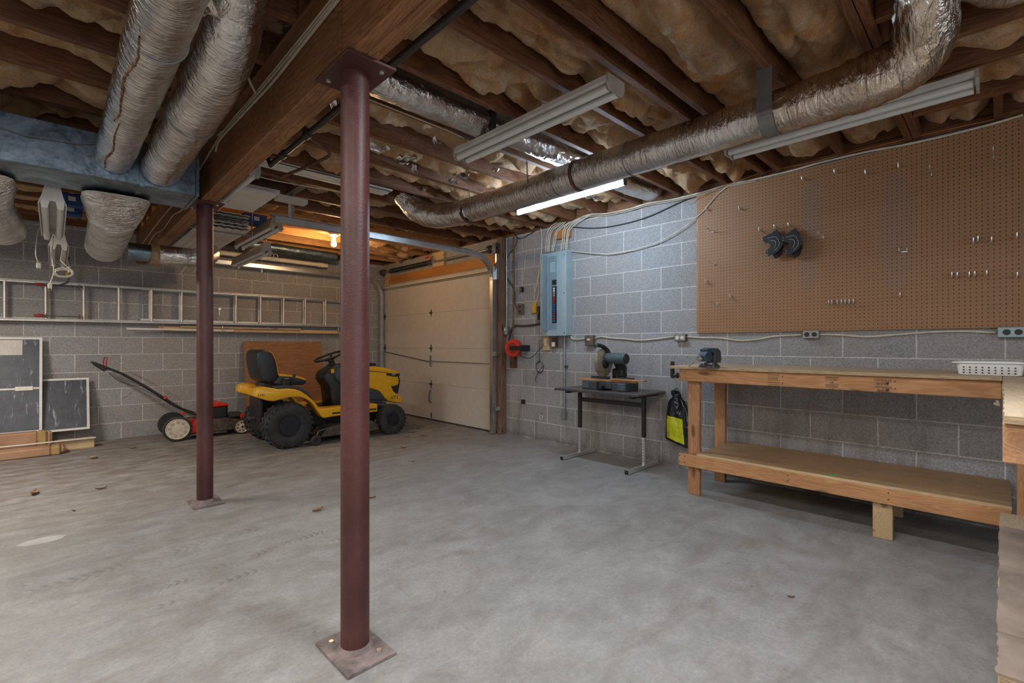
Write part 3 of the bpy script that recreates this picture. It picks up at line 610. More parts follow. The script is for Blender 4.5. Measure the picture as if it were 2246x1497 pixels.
# ---------------- light fixtures ----------------
def strip_light(x, y0, y1, z, label, w=.105, hgt=.085, lit=False, grp=None, tubes=2):
    t = thing('strip_light', label, 'light', (x, (y0+y1)/2, z), group=grp)
    hw = w/2
    MB().prism([(x-hw, z+hgt), (x-hw, z+.035), (x-hw*.55, z+.028), (x-hw*.2, z+.045), (x+hw*.2, z+.045), (x+hw*.55, z+.028), (x+hw, z+.035), (x+hw, z+hgt)], 'Y', y0+.01, y1-.01).build('housing', 'fixture_white', t)
    for yy in (y0, y1-.012): MB().prism([(x-hw-.003, z+hgt+.003), (x-hw-.003, z+.02), (x-hw+.01, z-.008), (x-.012, z-.008), (x-.006, z+.012), (x+.006, z+.012), (x+.012, z-.008), (x+hw-.01, z-.008), (x+hw+.003, z+.02), (x+hw+.003, z+hgt+.003)], 'Y', yy, yy+.012).build('end_cap', 'fixture_grey', t)
    for sx in ((-1, 1) if tubes == 2 else (0,)):
        MB().tube([(x+sx*hw*.58, y0+.02, z+.008), (x+sx*hw*.58, y1-.02, z+.008)], .019, 20).build('fluorescent_tube', 'fixture_tube', t, smooth=True)
    for yy in (y0+.15, y1-.05): MB().tube([(x, yy, z+hgt), (x, yy, 2.457)], .002, 5).build('hanger_wire', 'strap', t)
    return t
strip_light(1.93, 1.28, 2.48, 2.325, 'unlit two-tube strip light hanging between front post and long duct', w=.13, hgt=.060)
strip_light(3.23, .08, 1.27, 2.366, 'unlit strip light beyond the long duct, above the pegboard', w=.15, hgt=.058)
lt = thing('strip_light', 'glowing fluorescent tube behind the long duct, above the breaker panel wall', 'light', (3.09, 2.56, 2.33))
MB().box(3.065, 3.115, 1.99, 3.12, 2.362, 2.400).build('housing', 'fixture_white', lt)
MB().tube([(3.09, 1.99, 2.332), (3.09, 3.115, 2.332)], .0165, 16).build('fluorescent_tube', 'tube_lit', lt, smooth=True)
for yy in (1.968, 3.12): MB().box(3.075, 3.105, yy, yy+.015, 2.315, 2.40).build('lamp_socket', 'black_plastic', lt)
def shop_light(x, y0, y1, z, label, cord=0, w=.16, lit=False, hang=2.457, body='fixture_white'):
    t = thing('shop_light', label, 'light', (x, (y0+y1)/2, z)); hw = w/2
    th = .004; prof = [(x-hw, z-.03), (x-hw*.62, z+.05), (x-hw*.40, z+.075), (x+hw*.40, z+.075), (x+hw*.62, z+.05), (x+hw, z-.03)]
    inner = [(x+hw-.006, z-.03), (x+hw*.58, z+.044), (x+hw*.30, z+.03), (x-hw*.30, z+.03), (x-hw*.58, z+.044), (x-hw+.006, z-.03)]
    MB().prism(prof+inner, 'Y', y0+.01, y1-.01).build('reflector', body, t)
    for yy in (y0, y1-.008):
        o = MB().prism([(x-hw*.55, z+.078), (x-hw*.82, z-.005), (x-hw*.75, z-.055), (x-hw*.35, z-.055), (x-.012, z-.01), (x+.012, z-.01), (x+hw*.35, z-.055), (x+hw*.75, z-.055), (x+hw*.82, z-.005), (x+hw*.55, z+.078)], 'Y', yy, yy+.008).build('end_plate', 'white_paint' if body == 'fixture_white' else 'fixture_grey', t)
    for sx in (-1, 1): MB().tube([(x+sx*hw*.55, y0+.012, z-.022), (x+sx*hw*.55, y1-.012, z-.022)], .019, 16).build('fluorescent_tube', 'led_tube' if lit else 'fixture_tube', t, smooth=True)
    for yy in (y0+.03, y1-.1): MB().tube([(x, yy, z+.075), (x, yy, hang)], .0022, 5).build('chain', 'strap', t)
    return t
def plug_cord(t, pts, name='power_cord'):
    P = smoothpath(pts, 6); MB().tube(P, .0035, 6).build(name, 'cable_white', t, smooth=True)
    e = P[-1]; MB().cbox(e.x-.012, e.x+.012, e.y-.008, e.y+.008, e.z-.03, e.z+.006, .003).box(e.x-.008, e.x-.006, e.y-.003, e.y+.003, e.z-.046, e.z-.03).box(e.x+.006, e.x+.008, e.y-.003, e.y+.003, e.z-.046, e.z-.03).build('plug', 'ivory', t)
s1 = shop_light(-.005, 4.02, 5.25, 2.00, 'white two-tube shop light on chains below the trunk duct, nearer one', w=.13)
plug_cord(s1, [(-.07, 4.9, 2.0), (-.085, 4.75, 1.88), (-.09, 4.7, 1.75), (-.075, 4.68, 1.68)]); plug_cord(s1, [(.0, 5.2, 1.97), (-.01, 5.0, 1.80), (.0, 4.9, 1.66), (-.02, 4.88, 1.56)])
s2 = shop_light(0.03, 5.45, 6.65, 1.96, 'white shop light behind and below the nearer one, cord coiled at its side', w=.13)
P = [(.06+.055*math.cos(a)*(1+.12*math.sin(a*2.3)), 5.40+.006*a, 1.72+.035*math.sin(a)*(1+.15*math.cos(a*1.7))) for a in [i*.35 for i in range(80)]]
MB().tube([(.06, 5.48, 1.96), (.04, 5.45, 1.82)]+P, .0035, 5).build('power_cord', 'cable_white', s2, smooth=True)
shop_light(1.50, 4.72, 5.95, 2.235, 'beige single shop light hung near bare bulb, its end cap facing out', body='fixture_grey', w=.13)
s4 = shop_light(1.625, 5.42, 6.62, 2.12, 'lower beige shop light with coiled white cord, over the tractor seat', body='fixture_grey', w=.12)
P = [(1.68+.02*i/9+.03*math.cos(a), 5.44, 2.06+.035*math.sin(a)) for i, a in enumerate([k*.7 for k in range(26)])]
MB().tube([(p[0]-.05+.0022*i, p[1], p[2]) for i, p in enumerate(P)], .003, 5).build('power_cord', 'cable_white', s4, smooth=True)
strip_light(.93, 3.35, 4.10, 2.20, 'short narrow strip light tight against the beam side', w=.07, hgt=.07, tubes=1)
# bulb
bl = thing('bare_bulb', 'glowing bare bulb in porcelain socket under the joists by tractor', 'bulb', (2.44, 5.63, 2.32))
MB().lathe([(.055, 2.456), (.055, 2.44), (.03, 2.425), (.022, 2.39), (.018, 2.385)], (2.44, 5.63, 0), 'Z', 24).build('socket', 'ivory', bl, smooth=True)
MB().lathe([(.012, 2.385), (.018, 2.37), (.03, 2.345), (.031, 2.33), (.026, 2.315), (.014, 2.305), (0, 2.302)], (2.44, 5.63, 0), 'Z', 24).build('glass_bulb', 'bulb_lit', bl, smooth=True)
# added fixtures that carry the fill lamps out of the picture
for (x, y, z, p, c), lb in zip(FILL_LAMPS, ('added fill light fixture left of the picture, near the fat ducts', 'added fill light fixture above the camera, nearer the bench wing', 'added fill light fixture left of the picture near the ladder end', 'added fill light fixture above the camera, on the ductwork side of beam')):
    shop_light(x, y-.6, y+.6, z, lb)

# ---------------- pipes ----------------
gp = thing('iron_pipe', 'black iron pipe running along the beam below the joists', 'pipe', (1.03, 2.3, 2.28))
MB().tube([(1.03, 3.36, 2.30), (1.03, 2.6, 2.30), (1.03, -.6, 2.30)], .0165, 14).build('pipe', 'iron_pipe', gp, smooth=True)
for yy in (2.72, 3.12): MB().tube([(1.03, yy-.03, 2.30), (1.03, yy+.03, 2.30)], .024, 12).build('coupling', 'iron_pipe', gp, smooth=True)
MB().tube([(1.03, 2.74, 2.30), (.96, 2.74, 2.42)], .012, 8).build('stub', 'iron_pipe', gp); MB().tube([(1.03, 3.36, 2.30), (1.03, 3.40, 2.34), (1.02, 3.42, 2.42)], .013, 10).build('elbow', 'iron_pipe', gp)
cp = thing('copper_pipe', 'thin brown pipe loop hanging off the iron pipe', 'pipe', (1.2, 3.0, 2.2))
MB().tube(smoothpath([(1.06, 2.80, 2.32), (1.16, 2.83, 2.30), (1.21, 2.86, 2.285), (1.215, 2.92, 2.275), (1.17, 3.2, 2.27), (1.13, 3.42, 2.272), (1.10, 3.46, 2.275), (.98, 3.47, 2.29), (.87, 3.47, 2.31)], 4), .010, 8).build('pipe', 'rust', cp, smooth=True)
dp = thing('drain_pipe', 'pale horizontal plastic pipe along the back wall above the door track', 'pipe', (2.0, 7.15, 2.3))
MB().tube([(1.1, 7.16, 2.33), (2.0, 7.16, 2.325), (3.0, 7.16, 2.32)], .03, 16).build('pipe', 'ivory', dp, smooth=True)
MB().tube([(2.85, 7.16, 2.32), (2.95, 7.16, 2.32)], .036, 16).build('coupling', 'ivory', dp, smooth=True)
dr = thing('joist_duct', 'grimy sheet metal duct running across behind the bulb', 'duct', (2.2, 6.9, 2.4))
foil([(1.8, 6.93, 2.45), (2.5, 6.93, 2.44), (3.05, 6.93, 2.43)], .07, 51, .004).build('duct_sleeve', 'galvanized', dr, smooth=True, ang=180)

# ---------------- stacked soffit panels on the beam side ----------------
sf = thing('soffit_stack', 'stack of ribbed pale siding panels stored under joists beside the beam', 'siding', (1.1, 5.6, 2.25))
for i in range(7):
    z = 2.25+.022*i; dx = .010*math.sin(i*2.1); dy = .03*math.cos(i*1.7); poly = []
    x0, x1 = .90+dx, 1.30+dx
    N_ = 12
    top = [(x0+(x1-x0)*k/N_, z-.09+(.008 if k % 2 else 0)) for k in range(N_+1)]
    poly = top+[(p[0], p[1]+.003) for p in reversed(top)]
    MB().prism(poly, 'Y', 4.83+dy, 6.95+dy).build('soffit_panel', 'siding', sf)
for yy in (4.95, 6.15): MB().tube(smoothpath([(.86, yy, 2.43), (.86, yy, 2.18), (.89, yy, 2.148), (1.1, yy, 2.144), (1.32, yy, 2.148), (1.35, yy, 2.18), (1.35, yy, 2.455)], 3), .007, 6).build('hanger', 'strap', sf)
for i, (a, b, w_) in enumerate((((1.14, 6.2, 2.14), (1.02, 6.45, 1.90), .02), ((1.20, 6.1, 2.14), (1.14, 6.35, 1.93), .016))):
    tag(MB().tube([a, b], w_*.6, 4).build('trim_strip', 'siding'), ('longer', 'shorter')[i]+' thin pale trim strip dangling from the siding stack', 'trim strip', 'dangling trim strips')
tb = thing('white_channel_stack', 'white folded trim channels lying flat under joists, right of siding', 'trim', (1.3, 4.3, 2.33))
for i in range(3): MB().box(1.02+.02*i, 1.30+.03*i, 4.10+.05*i, 4.75, 2.32+.03*i, 2.345+.03*i).build('channel', 'white_paint', tb)
MB().box(1.37, 1.62, 4.28, 4.38, 2.36, 2.40).build('channel', 'siding', tb)
for loc, lb, s in (((.115, 5.95, 2.435), 'small blue junction box behind shop light chain, upper', 1), ((.11, 6.15, 2.38), 'small blue junction box, lower, behind the shop light', .8), ((1.47, 5.30, 2.38), 'blue box with pale label between siding and shop light', 1)):
    b = thing('blue_box', lb, 'box', loc); x, y, z = loc
    MB().cbox(x-.11*s, x+.11*s, y-.06, y+.06, z-.05*s, z+.055*s, .005).build('body', 'blue_box', b); MB().box(x-.02, x+.03, y-.062, y-.059, z-.01, z+.03).build('label', 'paper', b)

# shreds of torn silvery facing caught between batts and joists
random.seed(21); m = MB()
for k in range(26):
    x = random.uniform(1.0, 3.6); y = random.choice((2.63, 3.03, 3.40, 3.46))+random.uniform(-.1, .1); a = random.uniform(0, 3.1); L_ = random.uniform(.05, .14); w_ = random.uniform(.02, .06); z0 = random.uniform(2.43, 2.47); sd = random.uniform(0, 99)
    def sh(i, j):
        s_, q = i/7-.5, j/4-.5; n_ = noise.noise(Vector((s_*4, q*4, sd))); n2_ = noise.noise(Vector((s_*4+9, q*4, sd)))
        return Vector((x+s_*L_*math.cos(a)-q*w_*math.sin(a)+.02*n_, y+s_*L_*math.sin(a)+q*w_*math.cos(a), z0+.045*n2_+.02*abs(s_)))
    n0 = len(m.v); m.grid(sh, 8, 5); n1 = len(m.v); fs = [f for f in m.f if f[0] >= n0]; m.v += [v+Vector((0, 0, .001)) for v in m.v[n0:n1]]; m.f += [tuple(i+(n1-n0) for i in f[::-1]) for f in fs]
tag(m.build('torn_facing', 'foil_bright', smooth=True, ang=180), 'shreds of torn silvery batt facing hanging among the joists', 'torn facing', kind='stuff')
MB().tube([(1.60, 5.50, 2.09), (1.60, 5.51, 1.93)], .0015, 5).build('pull_cord', 'cable_white', s4); MB().lathe([(.003, 1.93), (.009, 1.905), (.007, 1.90), (.004, 1.885), (0, 1.885)], (1.60, 5.51, 0), 'Z', 12).build('pull_bell', 'white_plastic', s4, smooth=True)
# ---------------- garage door ----------------
def W(u, v, x=XR): p = un(u, v, 'X', x); return p.y, p.z
DX = 4.03; DY0, DY1 = 4.475, 7.285
gd = thing('garage_door', 'beige sectional garage door seen from inside, closed', 'garage door', (DX, (DY0+DY1)/2, 0))
zs = [.0, .535, 1.065, 1.59, 2.11]
for i in range(4):
    MB().cbox(DX, DX+.045, DY0, DY1, zs[i]+.0012, zs[i+1]-.0012, .003).build('door_section', 'door_panel', gd)
MB().box(DX+.003, DX+.03, DY0+.01, DY1-.01, .0, 2.10).build('seam_core', 'door_line', gd)
MB().box(DX-.004, DX+.05, DY0-.002, DY1+.002, 2.112, 2.135).box(DX-.012, DX, DY0, DY1, 2.055, 2.07).build('top_seal', 'white_paint', gd)
MB().tube([(DX-.02, DY0+.02, 2.045), (DX-.02, DY1-.02, 2.045)], .014, 8).build('strut', 'track_steel', gd)
MB().box(DX-.004, DX+.05, DY0, DY1, 0, .02).build('bottom_seal', 'rubber', gd)
ymid = W(946, 685, DX)[0]
def hinge(y, z, w=.032, h=.062):
    m = MB().prism([(y-w, z), (y-.012, z+.02), (y, z+h), (y+.012, z+.02), (y+w, z), (y+.012, z-.02), (y, z-h), (y-.012, z-.02)], 'X', DX-.006, DX)
    m.tube([(DX-.012, y-.028, z), (DX-.012, y+.028, z)], .009, 8)
    m.build('hinge', 'dark_steel', gd)
for z in zs[1:4]:
    hinge(ymid, z)
    for y in (DY0+.035, DY1-.03): hinge(y, z, .035, .06)
# slide lock and its two rods
MB().box(DX-.016, DX-.002, ymid-.02, ymid+.02, .80, .96).box(DX-.022, DX-.010, ymid-.05, ymid+.05, .865, .885).build('slide_lock', 'track_steel', gd)
MB().tube([(DX-.012, ymid-.04, .875), (DX-.012, DY0+.03, .875)], .006, 8).build('lock_rod', 'track_steel', gd)
MB().tube([(DX-.012, ymid+.04, .865), (DX-.012, DY1-.03, 1.00)], .006, 8).build('lock_rod', 'dark_steel', gd)
MB().tube(smoothpath([(DX-.004, ymid, .44), (DX-.03, ymid, .42), (DX-.038, ymid, .34), (DX-.03, ymid, .28), (DX-.004, ymid, .26)], 4), .008, 8).build('handle', 'dark_steel', gd)
MB().box(DX-.004, DX, ymid-.012, ymid+.012, .03, .11).build('step_plate', 'dark_steel', gd)
# tracks
def track(y, label, end):
    t = thing('garage_track', label, 'door track', (3.95, y, 1.1)); X0 = 3.945; R = .30; zt = 2.215
    P = [(X0, 0.01), (X0, 1.0), (X0, zt-R-.0)]+[(X0-R+R*math.cos(a), zt-R+R*math.sin(a)) for a in [math.pi/2*i/10 for i in range(1, 11)]]+[(X0-R-.6, zt), (end, zt)]
    m = MB(); n = len(P)
    sec = [(-.022, -.028), (.022, -.028), (.022, .028), (.016, .028), (.016, -.022), (-.016, -.022), (-.016, .028), (-.022, .028)]
    def S_(i, j):
        a = Vector((P[min(i+1, n-1)][0]-P[max(i-1, 0)][0], 0, P[min(i+1, n-1)][1]-P[max(i-1, 0)][1])).normalized()
        nrm = Vector((a.z, 0, -a.x)); s = sec[j]
        return Vector((P[i][0], y, P[i][1]))+nrm*s[0]*1.2+Vector((0, 1, 0))*s[1]
    m.grid(S_, n, 8, True); m.f += [tuple(range(8)), tuple(range((n-1)*8, n*8))[::-1]]; m.build('track', 'track_steel', t)
    return t
tr1 = track(4.43, 'galvanized garage door track nearer the camera, curving under joists', 1.39)
tr2 = track(7.245, 'galvanized garage door track along the back wall above the ladder', 1.36)
MB().cbox(1.36, 3.3, 7.10, 7.225, 2.172, 2.19, .002).build('wide_rail', 'track_steel', tr2)
MB().box(1.36, 3.6, 4.405, 4.455, 2.236, 2.25).build('stiffener', 'galvanized', tr1)
for X, Y in ((1.545, 4.44), (1.50, 7.23)):
    m = MB(); m.box(X-.003, X, Y-.035, Y+.005, 2.235, 2.46).box(X-.035, X, Y-.003+.005, Y+.005, 2.235, 2.46); m.build('perforated_hanger', 'track_steel', tr1 if Y < 5 else tr2)
    for k in range(8): MB().box(X-.0045, X+.0015, Y-.022, Y-.012, 2.25+.026*k, 2.26+.026*k).build('slot', 'black_plastic', tr1 if Y < 5 else tr2)
MB().box(1.48, 1.545, 4.10, 4.55, 2.45, 2.459).build('ceiling_angle', 'dark_steel', tr1)
# brackets at the post
MB().box(3.955, 3.998, 4.37, 4.40, 1.93, 2.33).build('angle_bracket', 'track_steel', tr1)
for z in (.30, .98): MB().box(3.92, 3.998, 4.345, 4.41, z, z+.05).build('jamb_bracket', 'track_steel', tr1)
MB().box(3.93, 3.998, 4.36, 4.43, 2.25, 2.38).build('bearing_plate', 'dark_steel', tr1)
sp = thing('torsion_spring', 'black torsion spring on its shaft above the garage door', 'spring', (3.95, 5.9, 2.30))
MB().tube([(3.955, 4.36, 2.318), (3.955, 7.26, 2.318)], .0127, 12).build('shaft', 'track_steel', sp, smooth=True)
MB().tube([(3.955+.030*math.cos(a), 5.86+.0078*a/1.6, 2.318+.030*math.sin(a)) for a in [i*.5 for i in range(450)]], .0055, 5).build('coil', 'black_plastic', sp, smooth=True)
MB().tube([(3.955, 5.80, 2.318), (3.955, 5.86, 2.318)], .036, 14).build('winding_cone', 'dark_steel', sp); MB().box(3.95, 3.985, 5.72, 5.78, 2.30, 2.40).build('anchor_bracket', 'track_steel', sp)
MB().box(3.925, 3.93, 5.80, 5.90, 2.375, 2.405).build('warning_tag', 'red', sp)
MB().tube([(3.955, 4.475, 2.318), (3.955, 4.515, 2.318)], .05, 18).build('cable_drum', 'dark_steel', sp); MB().tube([(3.955, 7.16, 2.318), (3.955, 7.22, 2.318)], .05, 18).build('cable_drum', 'dark_steel', sp)
# ---------------- breaker panel ----------------
bp = thing('breaker_panel', 'blue-grey breaker panel with narrow door standing open', 'electrical panel', (4.04, 3.47, 1.22))
PX = 3.985; y0, y1, z0, z1 = 3.283, 3.655, 1.218, 2.135
MB().cbox(PX, XR-.001, y0, y1, z0, z1, .003).build('body', 'panel_grey', bp)
MB().cbox(PX-.006, PX, y0-.004, y1+.004, z0-.004, z1+.004, .002).build('cover', 'panel_grey', bp)
yy0, _ = W(1222, 650, PX); yy1, _ = W(1203, 650, PX); _, zb = W(1212, 722, PX); _, zt = W(1212, 562, PX)
MB().box(PX-.008, PX-.0055, yy0, yy1, zb, zt).build('dead_front', 'panel_dark', bp)
rec = MB().box(PX-.011, PX-.008, yy0+.022, yy1-.035, W(1212, 640, PX)[1]+.22, zt-.02); rec.build('cover_slot', 'panel_grey', bp)
MB().tube([(PX-.012, yy0+.02, zt-.03), (PX-.012, yy1-.03, zt-.03)], .003, 4).tube([(PX-.012, yy0+.02, zt-.055), (PX-.012, yy1-.03, zt-.055)], .003, 4).build('slot_rim', 'dark_steel', bp)
dr_ = MB().cbox(-.003, .003, 0, .118, zb-.015, zt+.015, .0015); R_ = RZ(math.radians(101)); dr_.v = [Vector((PX-.012, yy1+.006, 0))+R_@v for v in dr_.v]; dr_.build('door', 'panel_dark', bp)
_, zbt = W(1217, 630, PX); _, zbb = W(1217, 706, PX); ybk = W(1217.5, 660, PX)[0]
MB().box(PX-.012, PX-.007, ybk-.030, ybk+.034, zbb-.01, zbt+.01).build('breaker_bay', 'black_plastic', bp)
_, zmn = W(1217, 619, PX); MB().cbox(PX-.020, PX-.007, ybk-.030, ybk+.03, zmn-.025, zmn+.025, .002).build('main_breaker', 'black_plastic', bp)
cols = ['white_paint', 'white_paint', 'fixture_grey', 'fixture_grey', 'breaker_red', 'breaker_red', 'breaker_red', 'breaker_blue', 'breaker_blue', 'breaker_blue', 'breaker_blue', 'breaker_red', 'breaker_blue', 'breaker_red', 'breaker_blue']
n_ = len(cols)
for i, c in enumerate(cols):
    zc = zbt-(i+.5)*(zbt-zbb)/n_; MB().cbox(PX-.019, PX-.012, ybk-.008, ybk+.016, zc-.010, zc+.010, .0015).build('breaker_switch', c, bp)
for y in (y0+.02, y1-.02):
    for z in (z0+.03, (z0+z1)/2, z1-.04): MB().lathe([(.006, -.004), (.006, 0)], (PX-.006, y, z), 'X', 8).build('screw', 'dark_steel', bp)
# ---------------- cables ----------------
def cable(name, label, pts, r, mat, cat='cable', k=6, group=None, x=None):
    P = [Vector(p) if len(p) == 3 else Vector(((x or XR-.012), *W(p[0], p[1], x or XR-.012))) for p in pts]
    return tag(MB().tube(smoothpath(P, k), r, 7).build(name, mat, smooth=True), label, cat, group)
for i, (u, pts) in enumerate([(1197, [(1197, 552), (1198, 525), (1203, 505), (1210, 495), (1222, 488)]), (1201, [(1201, 552), (1202, 525), (1207, 506), (1214, 497), (1230, 488)]),
        (1204, [(1204, 552), (1205, 528), (1210, 508), (1220, 498), (1236, 487)]), (1210, [(1210, 551), (1214, 530), (1218, 512), (1226, 500), (1240, 487)]), (1213, [(1213, 551), (1218, 530), (1221, 513), (1231, 500), (1250, 486)]),
        (1232, [(1232, 547), (1234, 520), (1236, 504), (1244, 492), (1262, 482)]), (1236, [(1236, 547), (1238, 520), (1240, 505), (1250, 492), (1275, 477)]), (1240, [(1240, 547), (1243, 520), (1246, 504), (1258, 490), (1290, 473)]), (1243, [(1243, 547), (1246, 520), (1250, 504), (1264, 490), (1300, 468)])]):
    P = [Vector((XR-.05, *W(pts[0][0], pts[0][1], XR-.05)))]+[Vector((XR-.05, *W(a, b, XR-.05))) for a, b in pts[1:]]
    tag(MB().tube(smoothpath(P, 5), .0055, 7).build('panel_cable', 'cable_white', smooth=True), 'cream cable dropping into the top of the breaker panel, %s from the door side' % ORD[i], 'cable', 'cables entering the panel')
nb = MB().cbox(XR-.04, XR-.001, W(1254, 515)[0], W(1218, 520)[0], W(1254, 520)[1], W(1254, 500)[1], .003).build('nailer_block', 'orange_paint'); tag(nb, 'short reddish wood block behind the cable bundles above panel', 'wood block')
top = [(1255, 486), (1290, 471), (1330, 468), (1380, 458), (1420, 446), (1480, 436), (1530, 424), (1600, 404), (1660, 392), (1740, 373), (1800, 356), (1900, 333), (1990, 316), (2080, 296), (2160, 276), (2244, 252)]
cable('wall_cable', 'pale cable running along the top edge of the block wall and pegboard', top, .007, 'cable_white', x=XR-.04)
cable('wall_cable', 'second pale cable bunched beneath the first above block wall', [(a, b+4) for a, b in top[:9]], .006, 'cable_grey', x=XR-.03)
cable('wall_cable', 'black cable sagging along the block wall beside the pegboard corner', [(1250, 497), (1290, 500), (1330, 498), (1380, 488), (1430, 472), (1500, 440), (1560, 420), (1600, 408)], .006, 'cable_black')
cable('wall_cable', 'cream cable sweeping from panel top up to pegboard corner', [(1244, 549), (1290, 554), (1340, 556), (1400, 544), (1450, 528), (1500, 498), (1540, 465), (1570, 430), (1600, 405)], .005, 'cable_white', x=XR-.035)
cable('wall_cable', 'thin orange wire strung along the joist ends above pegboard', [(1500, 447), (1580, 410), (1680, 377), (1780, 356), (1900, 326), (2020, 297), (2180, 262)], .0025, 'orange_paint', x=XR-.06)
cable('wall_cable', 'black cable from panel corner looping to the door post top', [(1196, 494), (1170, 508), (1150, 520), (1138, 523), (1130, 515)], .005, 'cable_black')
cable('wall_cable', 'thick dark cable running from panel side down to the hose reel', [(1186, 708), (1170, 712), (1148, 714), (1130, 714), (1122, 722), (1118, 738), (1117, 752)], .012, 'cable_black')
cable('wall_cable', 'black cable dropping beside the post to the dark outlet', [(1135, 520), (1130, 540), (1115, 560), (1108, 585), (1112, 608), (1122, 625), (1130, 645), (1130, 665), (1136, 678)], .005, 'cable_black')
cable('wall_cable', 'grey conduit cable down the post to the small outlet', [(1111, 523), (1111, 600), (1111, 670), (1110, 718)], .006, 'conduit', x=XR-.03)
cable('wall_cable', 'old brown pipe down the wall behind the red reel', [(1127, 512), (1127, 620), (1126, 700), (1125, 800)], .011, 'box_dirty', x=XR-.03)
cable('wall_cable', 'pair of white cables falling left of the breaker panel to yellow box', [(1184, 496), (1188, 515), (1187, 545), (1182, 590), (1178, 620), (1170, 655)], .0045, 'cable_white')
cable('wall_cable', 'white cable left of panel, bowing outward near the black box', [(1186, 500), (1189, 530), (1186, 580), (1180, 615), (1181, 640), (1178, 658), (1174, 668)], .0045, 'cable_white', x=XR-.03)
cable('wall_cable', 'thin white telephone wire hanging down the block wall', [(1155, 520), (1153, 560), (1149, 600), (1145, 625), (1144, 650), (1155, 660), (1168, 661)], .002, 'cable_white')
cable('wall_cable', 'thin dark wire hanging down to a small black plug', [(1149, 700), (1151, 760), (1151, 820), (1150, 876)], .002, 'cable_grey')
cable('wall_cable', 'black cord with a coil hanging below the panel', [(1183, 745), (1183, 775), (1184, 790)]+[(1184+8*math.cos(a), 803-12*math.sin(a)+a*.2) for a in [math.pi/2+i*.6 for i in range(20)]]+[(1180, 818), (1174, 832), (1177, 838)], .003, 'cable_black', k=4)
cable('wall_cable', 'black cord from the red reel to the outlet under the panel', [(1122, 752), (1135, 772), (1148, 783), (1165, 784), (1180, 770), (1192, 756)], .004, 'cable_black', x=4.0)
# hanging loop and boxes below
pp = thing('small_plug', 'small black plug-in box low on the block wall', 'plug', (XR-.02, *W(1150, 882)))
y, z = W(1150, 880); MB().cbox(XR-.04, XR-.001, y-.02, y+.02, z-.025, z+.025, .003).build('body', 'black_plastic', pp)
tw = thing('twine_coil', 'small coil of yellow-green twine hanging low on the block wall', 'twine', (XR-.02, *W(1189, 915)))
y, z = W(1189, 915); MB().tube([(XR-.015+.004*math.sin(a*3), y+.018*math.cos(a)+.002*math.sin(a*.7), z+.035*math.sin(a)) for a in [i*.4 for i in range(64)]], .0025, 5).build('coil', 'ivory', tw); MB().tube([(XR, y, z+.05), (XR-.02, y, z+.045)], .004, 6).build('nail', 'dark_steel', tw)
cd = thing('metal_conduit', 'steel conduit running down the wall from panel to small box', 'conduit', (XR-.02, 3.36, .5))
yc = 3.345; MB().tube([(XR-.02, W(1241, 738)[0], W(1241, 738)[1]), (XR-.02, W(1241, 895)[0], W(1241, 895)[1])], .011, 12).build('pipe', 'conduit', cd, smooth=True)
y, z = W(1240, 908); MB().cbox(XR-.045, XR-.001, y-.024, y+.024, z-.05, z+.05, .003).build('end_box', 'box_steel', cd); y, z = W(1243, 803); MB().cbox(XR-.035, XR-.001, y-.022, y+.006, z-.01, z+.01, .002).build('pipe_strap', 'dark_steel', cd)
def boxat(name, label, u, v, w, h, mat, parts=(), d=.045, cat='electrical box', face=None):
    y, z = W(u, v, XR-d); t = thing(name, label, cat, (XR, y, z-h/2))
    MB().cbox(XR-d, XR-.001, y-w/2, y+w/2, z-h/2, z+h/2, .003).build('box', mat, t)
    if face: MB().cbox(XR-d-.003, XR-d, y-w/2+.002, y+w/2-.002, z-h/2+.002, z+h/2-.002, .001).build('cover', face, t)
    for (nm, dy, dz, ww, hh, m) in parts: MB().lathe([(hh/2, -d-.006), (hh/2, -d-.002)], (XR, y+dy, z+dz), 'X', 16).build(nm, m, t) if ww is None else MB().cbox(XR-d-.008, XR-d-.001, y+dy-ww/2, y+dy+ww/2, z+dz-hh/2, z+dz+hh/2, .001).build(nm, m, t)
    return t
hz = lambda m: [('socket', .024, 0, None, .034, m), ('socket', -.024, 0, None, .034, m), ('screw', 0, 0, None, .006, 'chrome')]
boxat('outlet_box', 'steel outlet box with two black sockets under the right end of pegboard', 2221, 728, .125, .062, 'box_steel', hz('black_plastic'), face='panel_grey')
boxat('outlet_box', 'steel outlet box with black sockets under the middle of pegboard', 1778, 733, .105, .058, 'box_steel', hz('black_plastic'), face='box_steel')
boxat('outlet_box', 'outlet box with ivory sockets left of the pegboard bottom corner', 1491, 740, .105, .062, 'box_dirty', hz('ivory'), face='box_steel')
boxat('junction_box', 'brown square junction box with a white tag by the saw', 1291, 746, .105, .105, 'box_dirty', [('tag', 0, .008, .035, .018, 'white_paint')], d=.055)
boxat('outlet_box', 'grimy dark vertical outlet on wall between post and panel', 1140, 677, .075, .12, 'box_dirty', [('socket', 0, .026, None, .034, 'black_plastic'), ('socket', 0, -.026, None, .034, 'black_plastic')])
boxat('outlet_box', 'small ivory-socket outlet on the door post above the red reel', 1108, 725, .06, .10, 'box_steel', [('socket', 0, .015, None, .028, 'ivory')], d=.06)
boxat('phone_box', 'yellow plastic box fixed to wall left of the panel', 1170, 674, .06, .13, 'yellow_box', [('screw', 0, .04, None, .008, 'dark_steel')], d=.03)
boxat('splice_box', 'cluttered black connector box tight against the panel side', 1180, 686, .035, .16, 'black_plastic', [('tag', 0, .0, .02, .04, 'box_dirty')], d=.05)
boxat('wood_backing', 'small pale wood backing piece under the breaker panel', 1197, 752, .09, .17, 'pale_x', [('switch', .0, .01, .04, .08, 'ivory')], d=.03, cat='wood block')
boxat('switch_box', 'ivory switch box right of the wood backing under panel', 1214, 751, .055, .11, 'box_dirty', [('switch', 0, -.02, .045, .05, 'ivory')], d=.05)
